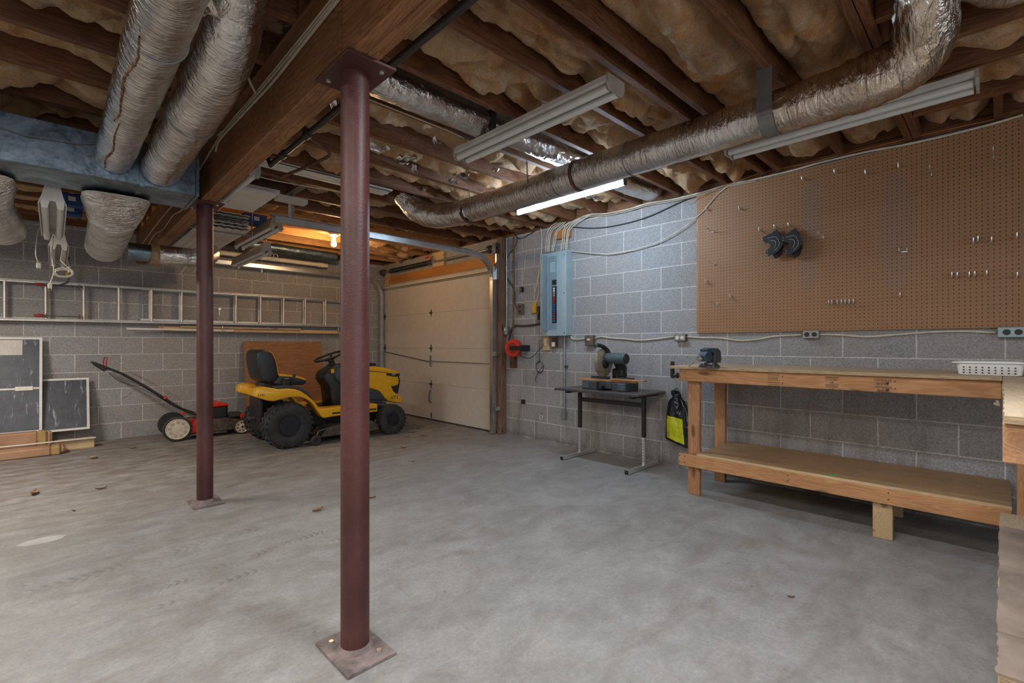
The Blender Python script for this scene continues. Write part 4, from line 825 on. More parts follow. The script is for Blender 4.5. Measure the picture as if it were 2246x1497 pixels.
boxat('wall_clip', 'small black bracket on wall above the dark outlet', 1141, 634, .03, .06, 'black_plastic', [], d=.05, cat='bracket')
cab = [(1252, 737), (1256, 743), (1268, 744), (1284, 742)]
cable('outlet_cable', 'cream cable from the panel bottom to brown junction box', cab, .008, 'cable_white')
cable('outlet_cable', 'cream cable between junction box and ivory outlet behind saw', [(1303, 742), (1318, 738), (1340, 741), (1370, 743), (1400, 746), (1430, 744), (1478, 738)], .007, 'cable_white')
cable('outlet_cable', 'cream cable from ivory outlet to the middle black outlet', [(1504, 738), (1540, 740), (1580, 741), (1620, 746), (1660, 744), (1700, 737), (1758, 734)], .007, 'cable_white')
cable('outlet_cable', 'cream cable from middle outlet to the right end outlet', [(1798, 733), (1840, 734), (1900, 738), (1960, 734), (2040, 728), (2110, 726), (2184, 729)], .007, 'cable_white')
# hose reel
rl = thing('cord_reel', 'round red cord reel with black arm mounted beside door post', 'reel', (4.0, 4.10, .98)); rc = un(1127, 763, 'X', 3.98); rr = .105
Rr = RZ(math.radians(18))
MB().lathe([(0, -.045), (.02, -.048), (.055, -.047), (.075, -.044), (.10, -.040), (rr, -.030), (rr, .030), (.10, .04), (0, .045)], rc, 'X', 40, Rr).build('drum', 'red', rl, smooth=True, ang=50)
MB().lathe([(.062, -.050), (.058, -.050), (.058, -.046), (.062, -.046)], rc, 'X', 36, Rr).build('pressed_ring', 'dark_red', rl, smooth=True)
MB().cbox(rc.x-.065, rc.x-.052, rc.y-.15, rc.y+.01, rc.z-.02, rc.z+.025, .003).cbox(rc.x-.06, XR-.001, rc.y-.165, rc.y-.145, rc.z-.035, rc.z+.035, .003).build('arm', 'black_plastic', rl)
MB().cbox(rc.x-.066, rc.x-.045, rc.y-.004, rc.y+.016, rc.z-.012, rc.z+.012, .003).build('hub', 'black_plastic', rl)
MB().tube([(rc.x-.05, rc.y, rc.z-.01), (rc.x-.052, rc.y-.03, rc.z-.095)], .0015, 5).build('spring_wire', 'black_plastic', rl)
mb_ = MB().cbox(XR-.035, XR-.001, W(1134, 800)[0], W(1122, 800)[0], W(1128, 806)[1], W(1128, 775)[1], .004).build('reel_bracket', 'rust'); tag(mb_, 'rusty wood and metal bracket below the red reel', 'bracket')
# ---------------- pegboard ----------------
pg = thing('pegboard', 'large brown pegboard covering the right wall above the bench', 'pegboard', (4.07, .64, 1.22))
PGX = 4.066
MB().box(PGX, PGX+.005, -1.6, 1.862, 1.218, 2.443).build('board', 'pegboard', pg)
MB().box(PGX+.001, XR-.001, 1.845, 1.872, 1.216, 2.443).build('edge_batten', 'orange_paint', pg); MB().box(PGX+.005, XR-.001, -1.6, 1.84, 1.218, 1.25).box(PGX+.005, XR-.001, -1.6, 1.84, 2.40, 2.443).build('rear_batten', 'pale_y', pg)
def hook(p, kind, label, grp):
    x, y, z = PGX, p[0], p[1]; t = thing('peg_hook', label, 'peg hook', (x, y, z), group=grp)
    if kind == 's':
        MB().tube(smoothpath([(x, y, z+.012), (x-.010, y, z+.006), (x-.022, y, z-.010), (x-.036, y, z-.012), (x-.044, y, z+.002), (x-.046, y, z+.018)], 4), .0040, 8).build('hook_wire', 'peg_metal', t, smooth=True)
    elif kind == 'l':
        MB().tube([(x, y, z), (x-.06, y, z+.002), (x-.13, y, z+.004), (x-.14, y, z+.018)], .0034, 8).build('hook_wire', 'peg_metal', t, smooth=True); MB().tube([(x-.004, y-.012, z), (x-.004, y+.012, z)], .003, 6).tube([(x-.004, y, z-.012), (x-.004, y, z+.01)], .003, 6).build('base_clip', 'peg_metal', t)
    else:
        MB().tube([(x, y-.02, z), (x-.07, y-.02, z), (x-.075, y-.02, z+.015)], .003, 8).tube([(x, y+.02, z), (x-.07, y+.02, z), (x-.075, y+.02, z+.015)], .003, 8).tube([(x-.004, y-.02, z), (x-.004, y+.02, z)], .003, 6).build('hook_wire', 'peg_metal', t, smooth=True)
    return t
HK = [(1760.6, 392.8, 's', 'top row, first from the corner'), (1831.6, 377.6, 's', 'top row, second from the corner'), (1899, 380, 's', 'top row, third from the corner'), (1971, 364.7, 's', 'top row, fourth from the corner'),
 (2043, 379, 'l', 'long, at the upper middle of the board'), (2179, 340.7, 'l', 'long, highest on the board'), (1551, 460, 's', 'near the upper board corner beside the batten'), (1623, 458, 's', 'second below the upper board corner'), (1563, 507, 'l', 'long, by the batten, upper one'), (1565, 578, 'l', 'long, by the batten, middle one'),
 (1666.5, 505, 's', 'left of the black brackets'), (1700, 499, 's', 'holding the left black bracket'), (1731, 495, 's', 'holding the right black bracket'), (1804, 519, 'l', 'long, right of the black brackets'), (1983, 551, 'd', 'double, in the middle of the board'),
 (2135, 529, 's', 'left one of three clustered at the right'), (2145, 525, 's', 'middle one of three clustered at the right'), (2174.7, 527, 's', 'right one of three clustered at the right'), (2230, 518, 's', 'upper one at the right picture edge'),
 (2088, 604, 's', 'first in the lower right row'), (2100, 604, 's', 'second in the lower right row'), (2126, 603, 's', 'third in the lower right row'), (2138, 602, 's', 'fourth in the lower right row'), (2164, 600, 's', 'fifth in the lower right row'), (2231, 604, 's', 'last in the lower right row'),
 (1975, 648, 's', 'alone right of the low cluster'), (1603, 650, 's', 'alone near the lower left corner'), (1571, 665, 'l', 'long, lowest by the batten'), (1550, 617, 's', 'short, low beside the batten')]
for i, u in enumerate((1819, 1826, 1838, 1847, 1855, 1864, 1873)): HK.append((u, 664-.4*i, 's', '%s in the low cluster of seven' % ORD[i]))
for u, v, k, lb in HK: hook(W(u, v, PGX-.02), k, 'steel hook in pegboard, '+lb, 'steel pegboard hooks')
for s, (u, v, lb) in enumerate(((1696, 535, 'black U-shaped metal bracket hung on pegboard, left of the pair'), (1737, 533, 'black U-shaped metal bracket hung on pegboard, right of the pair'))):
    y, z = W(u, v, 3.99); t = thing('black_bracket', lb, 'bracket', (4.03, y, z-.06))
    fr_ = [(.055, .085), (-.015, .09), (-.075, .04), (-.075, -.035), (-.02, -.08), (.06, -.085), (.07, -.045), (.045, -.03), (.02, -.015), (.02, .015), (.045, .03), (.06, .045)]
    c_, s_ = math.cos(-.28), math.sin(-.28)
    poly = [(y+(a*c_-b*s_)*.92, z+(a*s_+b*c_)*.92) for a, b in fr_]
    MB().prism(poly, 'X', 3.975, 3.979).build('plate', 'vinyl', t)
    bk = [(-.02, .115), (-.075, .12), (-.10, .07), (-.10, -.06), (-.05, -.12), (.02, -.125), (.03, -.08), (-.04, -.04), (-.04, .04), (0, .08)]
    poly = [(y+.01+(a*c_-b*s_)*.60, z+(a*s_+b*c_)*.85) for a, b in bk]; MB().prism(poly, 'X', 4.02, 4.045).build('housing', 'black_plastic', t)
    poly = [(y+(a*c_-b*s_)*.8, z+(a*s_+b*c_)*.8) for a, b in [(-.03, .06), (-.07, .04), (-.07, -.03), (-.02, -.07), (-.01, -.02), (-.03, .0)]]; MB().prism(poly, 'X', 3.979, 4.03).build('spacer', 'black_plastic', t)
    for q in ((.0, .05), (.022, .042)):
        P = [(3.972, y+(a*c_-b*s_), z+(a*s_+b*c_)) for a, b in ((.02-q[0]*.5, .055-q[0]), (-.03+q[0], .045-q[0]), (-.045+q[0], .01), (-.04+q[0], -.03+q[0]*.6), (.0, -.06+q[0]))]
        MB().tube(smoothpath(P, 4), .0022, 6).build('pressed_rib', 'peg_metal', t)
    for a, b in ((.045, .065), (.05, .045), (.055, -.05), (.06, -.07)): MB().lathe([(.003, -.003), (.003, .002)], (3.974, y+(a*c_-b*s_)*.9, z+(a*s_+b*c_)*.9), 'X', 8).build('rivet', 'peg_metal', t)
# beam-side cables
def bcable(label, pts, r=.006): return tag(MB().tube(smoothpath([(.714, y, z) for y, z in pts], 5), r, 7).build('beam_cable', 'cable_grey', smooth=True), label, 'cable', 'cables stapled along the beam')
bcable('grey cable stapled along beam side, upper of the bundle', [(-.5, 2.36), (1.2, 2.35), (1.9, 2.345), (2.6, 2.35), (3.2, 2.36), (4.2, 2.28), (5.2, 2.28), (6.2, 2.26), (7.2, 2.22)])
bcable('grey cable stapled along beam side, middle of the bundle', [(-.5, 2.344), (1.2, 2.335), (1.9, 2.328), (2.6, 2.335), (3.0, 2.35), (3.3, 2.38)])
bcable('grey cable stapled along beam side, lower of the bundle', [(-.5, 2.33), (1.2, 2.322), (1.9, 2.312), (2.3, 2.305), (2.7, 2.32), (3.25, 2.34), (3.35, 2.30)])
bcable('wavy cable low on the beam side beyond the trunk duct', [(4.0, 2.20), (4.4, 2.16), (4.8, 2.19), (5.3, 2.16), (5.8, 2.20), (6.4, 2.15), (7.0, 2.18)], .005)
tag(MB().tube(smoothpath([(.60, 2.40, 2.50), (.62, 2.42, 2.42), (.66, 2.46, 2.36), (.705, 2.52, 2.335)], 5), .006, 7).build('beam_cable', 'cable_grey', smooth=True), 'short cable dropping from the joists to join the beam bundle', 'cable')
for lb, P in (('thin white cable drooping across joists behind the front post', [(.9, 3.76, 2.45), (1.3, 3.76, 2.435), (1.7, 3.765, 2.43), (1.95, 3.765, 2.435), (2.12, 3.77, 2.445)]),
              ('black cable clipped beside the white board', [(.9, 3.66, 2.442), (1.3, 3.66, 2.435), (1.6, 3.66, 2.44), (1.8, 3.665, 2.43), (1.95, 3.67, 2.435), (2.1, 3.68, 2.44)]),
              ('second white cable drooping near the garage track hanger', [(.9, 4.0, 2.44), (1.2, 4.02, 2.42), (1.6, 4.0, 2.43), (2.0, 4.0, 2.45)]),
              ('tan cable lying along a joist toward the strip light', [(.9, 2.405, 2.455), (1.4, 2.40, 2.45), (1.75, 2.39, 2.44), (1.9, 2.42, 2.45)])):
    tag(MB().tube(smoothpath(P, 5), .004, 6).build('joist_cable', 'cable_black' if 'black' in lb else 'cable_white', smooth=True), lb, 'cable')
# ---------------- workbench ----------------
wb = thing('workbench', 'long fir workbench with plywood top and low shelf along the pegboard wall', 'workbench', (3.75, .8, 0))
MB().cbox(3.365, 4.087, .004, 1.775, .937, .955, .0015).build('top', 'ply_y', wb)
MB().box(3.3645, 3.367, .004, 1.775, .9375, .9545).build('top_edge', 'ply_edge', wb)
MB().cbox(3.388, 3.426, .004, 1.695, .845, .9365, .003).build('apron', 'fir_y', wb)
MB().cbox(3.43, 4.08, 1.655, 1.69, .845, .9365, .003).build('end_apron', 'fir_x', wb)
MB().cbox(4.045, 4.084, .004, 1.69, .845, .9365, .003).build('rear_apron', 'fir_y', wb)
MB().cbox(3.386, 3.412, -.03, 1.70, .212, .300, .003).build('shelf_rail', 'fir_y', wb)
MB().cbox(4.05, 4.084, .004, 1.69, .212, .298, .003).build('shelf_rail', 'fir_y', wb)
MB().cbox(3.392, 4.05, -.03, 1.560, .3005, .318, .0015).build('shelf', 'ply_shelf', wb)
MB().box(3.3905, 3.3925, -.03, 1.56, .301, .3175).build('shelf_edge', 'pale_y', wb)
MB().cbox(3.427, 3.463, 1.558, 1.646, 0, .844, .003).build('leg', 'fir_z', wb); MB().cbox(3.91, 3.948, 1.566, 1.652, 0, .845, .003).build('leg', 'fir_z', wb)
MB().cbox(3.425, 3.463, .436, .528, 0, .2115, .003).build('leg', 'pale_x', wb); MB().cbox(3.93, 3.97, .45, .54, 0, .299, .003).build('leg', 'pale_x', wb)
for y, z in ((1.685, .915), (1.645, .915), (1.685, .87), (1.645, .87), (.99, .91), (.99, .87), (.42, .91), (.42, .87)): MB().lathe([(.0042, -.0015), (.0042, .001)], (3.388, y, z), 'X', 8).build('screw', 'dark_steel', wb)
for y, z in ((1.69, .283), (1.65, .283), (1.69, .245), (1.65, .24), (.96, .28), (.96, .245), (.45, .28), (.45, .243)): MB().lathe([(.0042, -.0015), (.0042, .001)], (3.386, y, z), 'X', 8).build('screw', 'dark_steel', wb)
# mill stamps on the apron, upside down as in the photo
UP = FACE_NX@Matrix.Rotation(math.pi, 3, 'Z')
def at_apron(u, v): p = un(u, v, 'X', 3.3875); return (3.3873, p.y, p.z)
for u, v, s, b in ((1936, 833, .019, 'STIMSON'), (1937, 841, .022, '\u25b2PRIME'), (1938, 848.5, .018, 'STIMSON'), (1938, 855.5, .022, '\u25b2PRIME'), (1939, 861, .016, 'STIMSON')): text('mill_stamp', b.replace('\u25b2', ' '), s, at_apron(u, v), UP, 'ink', wb)
for v in (841, 855.5):
    p = at_apron(1946.5, v); MB().prism([(p[1]-.009, p[2]+.008), (p[1]+.009, p[2]+.008), (p[1], p[2]-.008)], 'X', p[0]-.0006, p[0]).build('mill_stamp', 'ink', wb)
for u, v, b in ((1825, 838, 'SFI'), (1825, 853, 'SFI')): text('mill_stamp', b, .017, at_apron(u, v), UP, 'ink', wb)
for u, vs_ in ((1825, (827, 830, 833, 843, 846, 849)), (1697, (822, 826, 829.5, 833, 838, 843, 846))):
    for k, v in enumerate(vs_):
        p = at_apron(u, v); h = .0022 if k % 2 else .003; MB().box(p[0]-.0004, p[0], p[1]-.035+.004*(k % 3), p[1]+.035, p[2]-h/2, p[2]+h/2).build('mill_stamp', 'ink', wb)
# wing of the bench towards the camera
wg = thing('bench_wing', 'bench wing with plywood top coming towards the camera at right edge', 'workbench', (2.6, -.35, 0))
random.seed(7)
def jag(x0, x1, y, n, a): return [(x0+(x1-x0)*i/n, y+a*random.uniform(-1, 1)) for i in range(n+1)]
e = jag(1.545, 3.36, .0, 30, .0035); MB().prism(e+[(4.08, .002), (4.08, -.62), (1.545, -.62)], 'Z', .937, .955).build('top', 'ply_x', wg)
MB().box(1.543, 1.5455, -.62, -.002, .9375, .9545).build('top_edge', 'ply_edge', wg)
MB().cbox(1.56, 3.38, -.036, .001, .845, .9365, .003).build('apron', 'fir_x', wg); MB().cbox(1.575, 1.612, -.58, -.037, .845, .9365, .003).build('end_apron', 'fir_y', wg)
MB().cbox(1.585, 1.622, -.125, -.038, 0, .845, .003).build('leg', 'fir_z', wg); MB().cbox(3.30, 3.338, -.125, -.045, 0, .844, .003).build('leg', 'fir_z', wg)
MB().cbox(1.585, 1.622, -.60, -.51, 0, .845, .003).build('leg', 'fir_z', wg)
MB().cbox(1.63, 3.34, -.034, -.004, .20, .285, .003).build('shelf_rail', 'pale_x', wg)
e = jag(1.66, 3.30, .010, 40, .004); MB().prism(e+[(3.30, -.60), (1.66, -.60)], 'Z', .287, .305).build('shelf', 'ply_x', wg)
for i, (x0, x1) in enumerate(((1.662, 1.90), (1.905, 2.48), (2.485, 3.02))):
    e = jag(x0, x1, .011, 16, .004); MB().prism(e+[(x1, -.58), (x0, -.58)], 'Z', .3055, .3135).build('shelf_tile', 'stone_tile', wg)
MB().box(1.655, 1.6605, -.6, .006, .2875, .305).build('shelf_edge', 'ply_edge', wg)
tag(MB().cbox(3.415, 3.425, .70, .745, .3185, .323, .001).build('green_clip', 'green'), 'tiny bright green scrap lying on the low bench shelf', 'scrap')
gr = MB().tube(smoothpath([(3.28, .03, .832), (3.27, .02, .825), (3.24, .015, .828), (3.25, .02, .836), (3.28, .015, .830), (3.30, .02, .842)], 4), .006, 6).build('wire_scrap', 'cable_grey'); tag(gr, 'tangle of pale wire peeking below the bench corner', 'wire')
# basket
bk = thing('plastic_basket', 'white perforated plastic basket on the bench top', 'basket', (3.62, .08, .956))
bx0, bx1, by0, by1 = 3.46, 3.64, -.075, .175; zb_, zt_ = .956, 1.026
def ring(x0, x1, y0, y1, z, r=.02, n=5):
    P = []
    for cx_, cy_, a0 in ((x1-r, y1-r, 0), (x0+r, y1-r, 90), (x0+r, y0+r, 180), (x1-r, y0+r, 270)):
        for i in range(n): a = math.radians(a0+90*i/(n-1)); P.append(Vector((cx_+r*math.cos(a), cy_+r*math.sin(a), z)))
    return P
def shell(rings, name, mat, parent, cap=True):
    m = MB(); n = len(rings[0])
    for r_ in rings: m.v += r_
    for i in range(len(rings)-1):
        for j in range(n): m.f.append((i*n+j, i*n+(j+1) % n, (i+1)*n+(j+1) % n, (i+1)*n+j))
    m.f.append(tuple(range(n))); m.f.append(tuple(range((len(rings)-1)*n, len(rings)*n)))
    return m.build(name, mat, parent, smooth=True, ang=50)
o_ = [ring(bx0+.014, bx1-.014, by0+.014, by1-.014, zb_), ring(bx0+.008, bx1-.008, by0+.008, by1-.008, zb_+.004), ring(bx0, bx1, by0, by1, zt_-.008), ring(bx0-.012, bx1+.012, by0-.018, by1+.018, zt_-.006), ring(bx0-.012, bx1+.012, by0-.018, by1+.018, zt_), ring(bx0+.002, bx1-.002, by0+.002, by1-.002, zt_), ring(bx0+.012, bx1-.012, by0+.012, by1-.012, zb_+.005)]
shell(o_, 'tub', 'white_plastic', bk)
for i in range(9):
    for j in range(3):
        y = by1-.03-i*.0235; z = zb_+.014+j*.014; x = bx0+.007-(z-zb_)*.10; MB().lathe([(.0036, -.0008), (.0036, .001)], (x-.0012, y, z), 'X', 10).build('hole', 'black_plastic' if (i < 6 or j == 0) else 'grey_plastic', bk)
# vise
vc = un(1556, 806, 'Z', .957); vx, vy = vc.x+.09, vc.y+.03
vs_ = thing('bench_vise', 'dark blue bench vise bolted on the bench left end', 'vise', (vx, vy, .956), -.35)
MB().lathe([(.062, 0), (.062, .012), (.048, .02), (.045, .034), (0, .034)], (0, 0, 0), 'Z', 20).build('swivel_base', 'dark_steel', vs_, local=True)
for a in (0, 120, 240): MB().lathe([(.018, 0), (.018, .014), (.008, .014), (.008, .024), (0, .024)], (.062*math.cos(math.radians(a)), .062*math.sin(math.radians(a)), 0), 'Z', 10).build('bolt_lug', 'dark_steel', vs_, local=True)
MB().prism([(-.005, .034), (.06, .034), (.068, .06), (.06, .115), (.035, .135), (-.012, .135), (-.012, .115), (.0, .085)], 'Y', -.035, .035).build('fixed_body', 'dark_steel', vs_, local=True, bevel=.003)
MB().prism([(-.03, .04), (-.085, .045), (-.09, .085), (-.065, .11), (-.07, .128), (-.04, .135), (-.026, .13), (-.026, .112), (-.02, .08)], 'Y', -.032, .032).build('sliding_jaw', 'vise_blue', vs_, local=True, bevel=.003)
MB().cbox(-.085, .055, -.017, .017, .05, .082, .003).build('slide_bar', 'dark_steel', vs_, local=True)
MB().cbox(-.026, -.018, -.05, .05, .105, .137, .001).build('jaw_face', 'vise_blue', vs_, local=True); MB().cbox(-.014, -.008, -.05, .05, .105, .137, .001).build('jaw_face', 'dark_steel', vs_, local=True)
MB().lathe([(.017, 0), (.020, .008), (.020, .022), (.015, .03), (0, .03)], (-.12, 0, .063), 'X', 16).build('screw_head', 'track_steel', vs_, local=True)
MB().tube([(-.112, -.01, .088), (-.112, .03, .055), (-.112, .09, .003+.004)], .0042, 8).build('handle_bar', 'track_steel', vs_, local=True)
# pipe clamp at the bench end
pc = thing('pipe_clamp', 'black pipe clamp sticking up at the bench left end', 'clamp', (3.5, 1.80, .83))
c0 = un(1475, 810, 'X', 3.52); MB().tube([(3.52, c0.y, c0.z+.065), (3.52, c0.y, c0.z-.068)], .0155, 16).build('pipe', 'iron_pipe', pc, smooth=True)
MB().tube([(3.52, c0.y-.01, c0.z-.045), (3.52, c0.y-.075, c0.z-.045)], .014, 12).tube([(3.52, c0.y-.03, c0.z-.045), (3.52, c0.y-.045, c0.z-.045)], .022, 12).build('tee', 'iron_pipe', pc)
# ---------------- saw table ----------------
tb_ = thing('folding_desk', 'small brown-topped desk on black and chrome T legs', 'table', (3.8, 2.62, 0))
MB().cbox(3.56, 4.078, 2.165, 3.085, .668, .690, .008).build('top', 'table_top', tb_)
MB().box(3.55, 3.562, 2.175, 3.075, .670, .688).build('edge_band', 'grey_plastic', tb_)
for y in (2.965, 2.245):
    MB().cbox(3.80, 3.835, y-.016, y+.016, .285, .668, .003).build('leg', 'black_plastic', tb_)
    lo = MB().cbox(3.804, 3.831, y-.0125, y+.0125, .038, .285, .002).build('lower_leg', 'chrome', tb_)
    for k in range(8): MB().lathe([(.004, -.0012), (.004, .001)], (3.803, y, .07+.026*k), 'X', 8).build('adjust_hole', 'black_plastic', lo)
    MB().cbox(3.535, 4.05, y-.018, y+.018, .004, .038, .003).build('foot', 'chrome', tb_); MB().box(3.532, 3.536, y-.017, y+.017, .005, .037).build('foot_cap', 'black_plastic', tb_)
MB().cbox(3.81, 3.828, 2.26, 2.95, .55, .59, .002).build('crossbar', 'black_plastic', tb_)
for y in (2.245, 2.965): MB().cbox(3.60, 4.05, y-.017, y+.017, .645, .668, .002).build('top_bracket', 'black_plastic', tb_)
# miter saw; frame: local x to the wall, local y along the wall
sw = thing('miter_saw', 'dark blue-grey compound miter saw standing on the small desk', 'miter saw', (3.80, 2.60, .690), 0)
zt = .078
for a_, b_ in ((.075, .245), (-.245, -.095)): MB().cbox(-.11, .11, a_, b_, 0, zt, .006).build('base_foot', 'grey_plastic', sw, local=True)
MB().cbox(-.115, -.105, .16, .24, .01, .07, .003).cbox(-.115, -.105, -.24, -.16, .01, .07, .003).build('base_pad', 'blue_saw', sw, local=True)
MB().cbox(.04, .10, -.25, .25, .02, .055, .004).build('base_bridge', 'black_plastic', sw, local=True)
MB().lathe([(.115, .02), (.115, .075), (.0, .078)], (0, -.01, 0), 'Z', 32).build('turntable', 'grey_plastic', sw, local=True, smooth=True)
MB().cbox(-.18, -.08, -.03, .01, .015, .05, .006).build('miter_arm', 'black_plastic', sw, local=True)
MB().box(.035, .05, .03, .24, zt, .12).box(.035, .05, -.24, -.05, zt, .12).build('fence', 'grey_plastic', sw, local=True)
MB().tube(smoothpath([(.09, -.02, .075), (.11, -.025, .12), (.12, -.05, .19), (.09, -.05, .25), (.05, -.04, .30)], 5), [.05]*4+[.055]*8+[.05]*9, 14).build('arm', 'black_plastic', sw, smooth=True, local=True)
MB().cbox(.06, .15, -.10, .02, .11, .20, .015).build('pivot_housing', 'black_plastic', sw, local=True)
BC = Vector((-.01, .06, .255)); BR = .135
MB().lathe([(.0, -.016), (.06, -.02), (BR-.012, -.018), (BR, -.008), (BR, .008), (BR-.012, .018), (.06, .02), (.0, .016)], BC, 'Y', 48).build('blade_guard', 'blade_guard', sw, smooth=True, local=True, ang=50)
MB().lathe([(.03, -.045), (.052, -.03), (.055, -.018)], BC, 'Y', 24).build('gear_housing', 'black_plastic', sw, smooth=True, local=True)
MB().tube([(BC.x+.015, BC.y-.03, BC.z+.045), (BC.x+.02, BC.y-.09, BC.z+.045), (BC.x+.02, BC.y-.235, BC.z+.04)], [.048, .052, .050], 24).build('motor', 'blue_saw', sw, smooth=True, local=True, ang=50)
MB().lathe([(.044, -.008), (.044, 0)], (BC.x+.02, BC.y-.236, BC.z+.04), 'Y', 24).build('motor_cap', 'black_plastic', sw, local=True)
for z in (.035, .045): pass
MB().tube(smoothpath([(.04, .03, .33), (.0, .04, .385), (-.06, .05, .415), (-.12, .065, .425)], 5), [.024]*5+[.020]*5+[.018]*6, 12).build('handle', 'black_plastic', sw, smooth=True, local=True)
MB().tube([(-.118, .064, .425), (-.140, .07, .413)], [.020, .022], 14).build('handle_cap', 'blue_saw', sw, smooth=True, local=True)
MB().tube(smoothpath([(.10, -.09, .20), (.10, -.12, .15), (.09, -.12, .10), (.09, -.13, .082)], 4), .006, 7).build('power_cord', 'black_plastic', sw, smooth=True, local=True)
bd = MB().cbox(3.755, 3.795, 2.29, 2.93, .769, .787, .001).build('wood_strip', 'fir_y'); tag(bd, 'narrow board laid across the miter saw table', 'board')
bd2 = MB().cbox(3.735, 3.80, 2.2, 2.55, .7875, .799, .001).build('wood_strip', 'fir_y'); tag(bd2, 'short second board strip resting on the first at the saw', 'board')
# black bag on a wall hook
bg = thing('plastic_bag', 'black plastic bag with yellow label hanging from a wall hook', 'bag', (4.03, 2.04, .22))
Kb = {}
outl = [(0.0, .06, .04), (.06, .10, .07), (.12, .145, .12), (.2, .18, .165), (.35, .21, .185), (.55, .235, .19), (.8, .255, .20), (1.0, .265, .20)]
yc, ztop, zbot = W(1478, 866, 4.02)[0], W(1478, 866, 4.02)[1], .235
def wid(s):
    for i in range(len(outl)-1):
        a, b = outl[i], outl[i+1]
        if s <= b[0]: k = (s-a[0])/(b[0]-a[0]); return a[1]+(b[1]-a[1])*k
    return outl[-1][1]
def bagP(s, q, sd):
    w_ = wid(s); y = yc-.015-.02*s+(.5-q)*w_; z = ztop-(ztop-zbot)*s-.07*s*(q-.35)*1.0
    d = math.sin(math.pi*q)**.6*(.006+.05*min(1, s*1.6)*(1-.5*s)); d += .010*noise.noise(Vector((s*3.5, q*5, 3)))+.005*abs(noise.noise(Vector((s*9, q*9, 1))))+(.014*math.sin(q*9)*(1-s)*(1 if s > .04 else .4))*math.sin(math.pi*q)
    return Vector((4.05-(d if sd else -.012*math.sin(math.pi*q)), y, z))
m = MB(); nu, nv = 44, 30
def ringP(i, j):
    s = i/(nu-1); return bagP(s, j/(nv-1), 1) if j < nv else bagP(s, 1-(j-nv+1)/(nv-1), 0)
m.grid(ringP, nu, 2*nv-2, True); m.f.append(tuple(range(2*nv-2))[::-1]); m.f.append(tuple(range((nu-1)*(2*nv-2), nu*(2*nv-2))))
m.build('bag_body', 'bag_black', bg, smooth=True, ang=180)
m = MB(); UV = []
def lab(i, j):
    s = .46+.49*i/19; q = .09+.66*j/15; p = bagP(s, q, 1); UV.append((j/15, 1-i/19)); return p+Vector((-.003, 0, 0))
m.grid(lab, 20, 16); lo_ = m.build('label', 'bag_label', bg, smooth=True, ang=180)
uvl = lo_.data.uv_layers.new(name='UVMap')
for poly in lo_.data.polygons:
    for li in poly.loop_indices: uvl.data[li].uv = UV[lo_.data.loops[li].vertex_index]
for sd in (.03, -.03): MB().tube(smoothpath([(4.045, yc+sd-.02, ztop-.012), (4.03, yc+sd*1.1-.01, ztop+.02), (4.04, yc+sd*.4, ztop+.035), (4.055, yc, ztop+.012)], 4), .012, 8).build('handle', 'bag_black', bg, smooth=True)
p = bagP(.86, .17, 1); m = MB().tube([(p.x-.006, p.y+.018*math.cos(a), p.z+.018*math.sin(a)) for a in [i*math.pi/10 for i in range(20)]], .0015, 5, close=True); m.tube([(p.x-.006, p.y+.01, p.z+.01), (p.x-.006, p.y-.01, p.z-.01)], .0015, 5).build('printed_symbol', 'ink', bg)
hk = MB().tube(smoothpath([(XR, yc, ztop+.055), (4.06, yc, ztop+.058), (4.03, yc+.004, ztop+.045), (4.03, yc+.006, ztop+.02)], 4), .003, 7).build('wall_hook', 'dark_steel', smooth=True); tag(hk, 'bent black wire hook in wall holding the plastic bag', 'hook')
# ---------------- ladder and lumber on the back wall ----------------
ld = thing('extension_ladder', 'long aluminium extension ladder hung sideways on the back wall', 'ladder', (1.4, 7.24, 1.39))
def zt_(x): return 1.812+.0065*(x-1.4)
for dz in (0, -.405):
    m = MB(); x0, x1 = -1.4, 3.58
    for (ya, yb, za, zb) in ((7.20, 7.262, -.004, 0), (7.20, 7.262, -.024, -.020), (7.228, 7.232, -.022, -.002)) if dz == 0 else ((7.20, 7.262, -.004, 0), (7.20, 7.262, -.024, -.020), (7.228, 7.232, -.022, -.002)):
        n0 = len(m.v); m.box(x0, x1, ya, yb, za+1.812+dz, zb+1.812+dz)
        for i in range(n0, len(m.v)): m.v[i].z += .0065*(m.v[i].x-1.4)
    m.build('side_rail', 'aluminium', ld)
for i in range(-3, 13):
    x = -.368+.3065*(i)+0.0; z = zt_(x)
    MB().tube([(x, 7.23, z-.41), (x, 7.23, z-.012)], .0165, 14).build('rung', 'aluminium', ld, smooth=True)
for i in range(4, 12):
    x = -.368+.3065*i-.03; z = zt_(x); MB().tube([(x+.02, 7.275, z-.39), (x+.02, 7.275, z-.03)], .015, 12).build('rung', 'aluminium', ld, smooth=True)
for i, dz in enumerate((-.02, -.39)):
    m = MB().box(.76, 3.58, 7.262, 7.29, 1.812+dz-.012, 1.812+dz+.012).build('fly_rail', 'aluminium', ld)
for i, (zz, lb) in enumerate(((1.765, 'red-handled bar clamp across the ladder, upper one'), (1.43, 'red-handled bar clamp across the ladder, lower one'))):
    c = thing('bar_clamp', lb, 'clamp', (-.05, 7.18, zz)); MB().lathe([(.008, 0), (.015, .02), (.016, .07), (.010, .085)], (-.155, 7.185, zz), 'X', 12).build('handle', 'dark_red', c, smooth=True)
    MB().cbox(-.065, -.052, 7.17, 7.2, zz-.02, zz+.02, .002).build('jaw', 'dark_steel', c); MB().tube([(-.07, 7.185, zz), (.22, 7.185, zz)], .005, 6).build('bar', 'dark_steel', c); MB().cbox(.20, .215, 7.17, 7.2, zz-.025, zz+.02, .002).build('jaw', 'dark_steel', c)
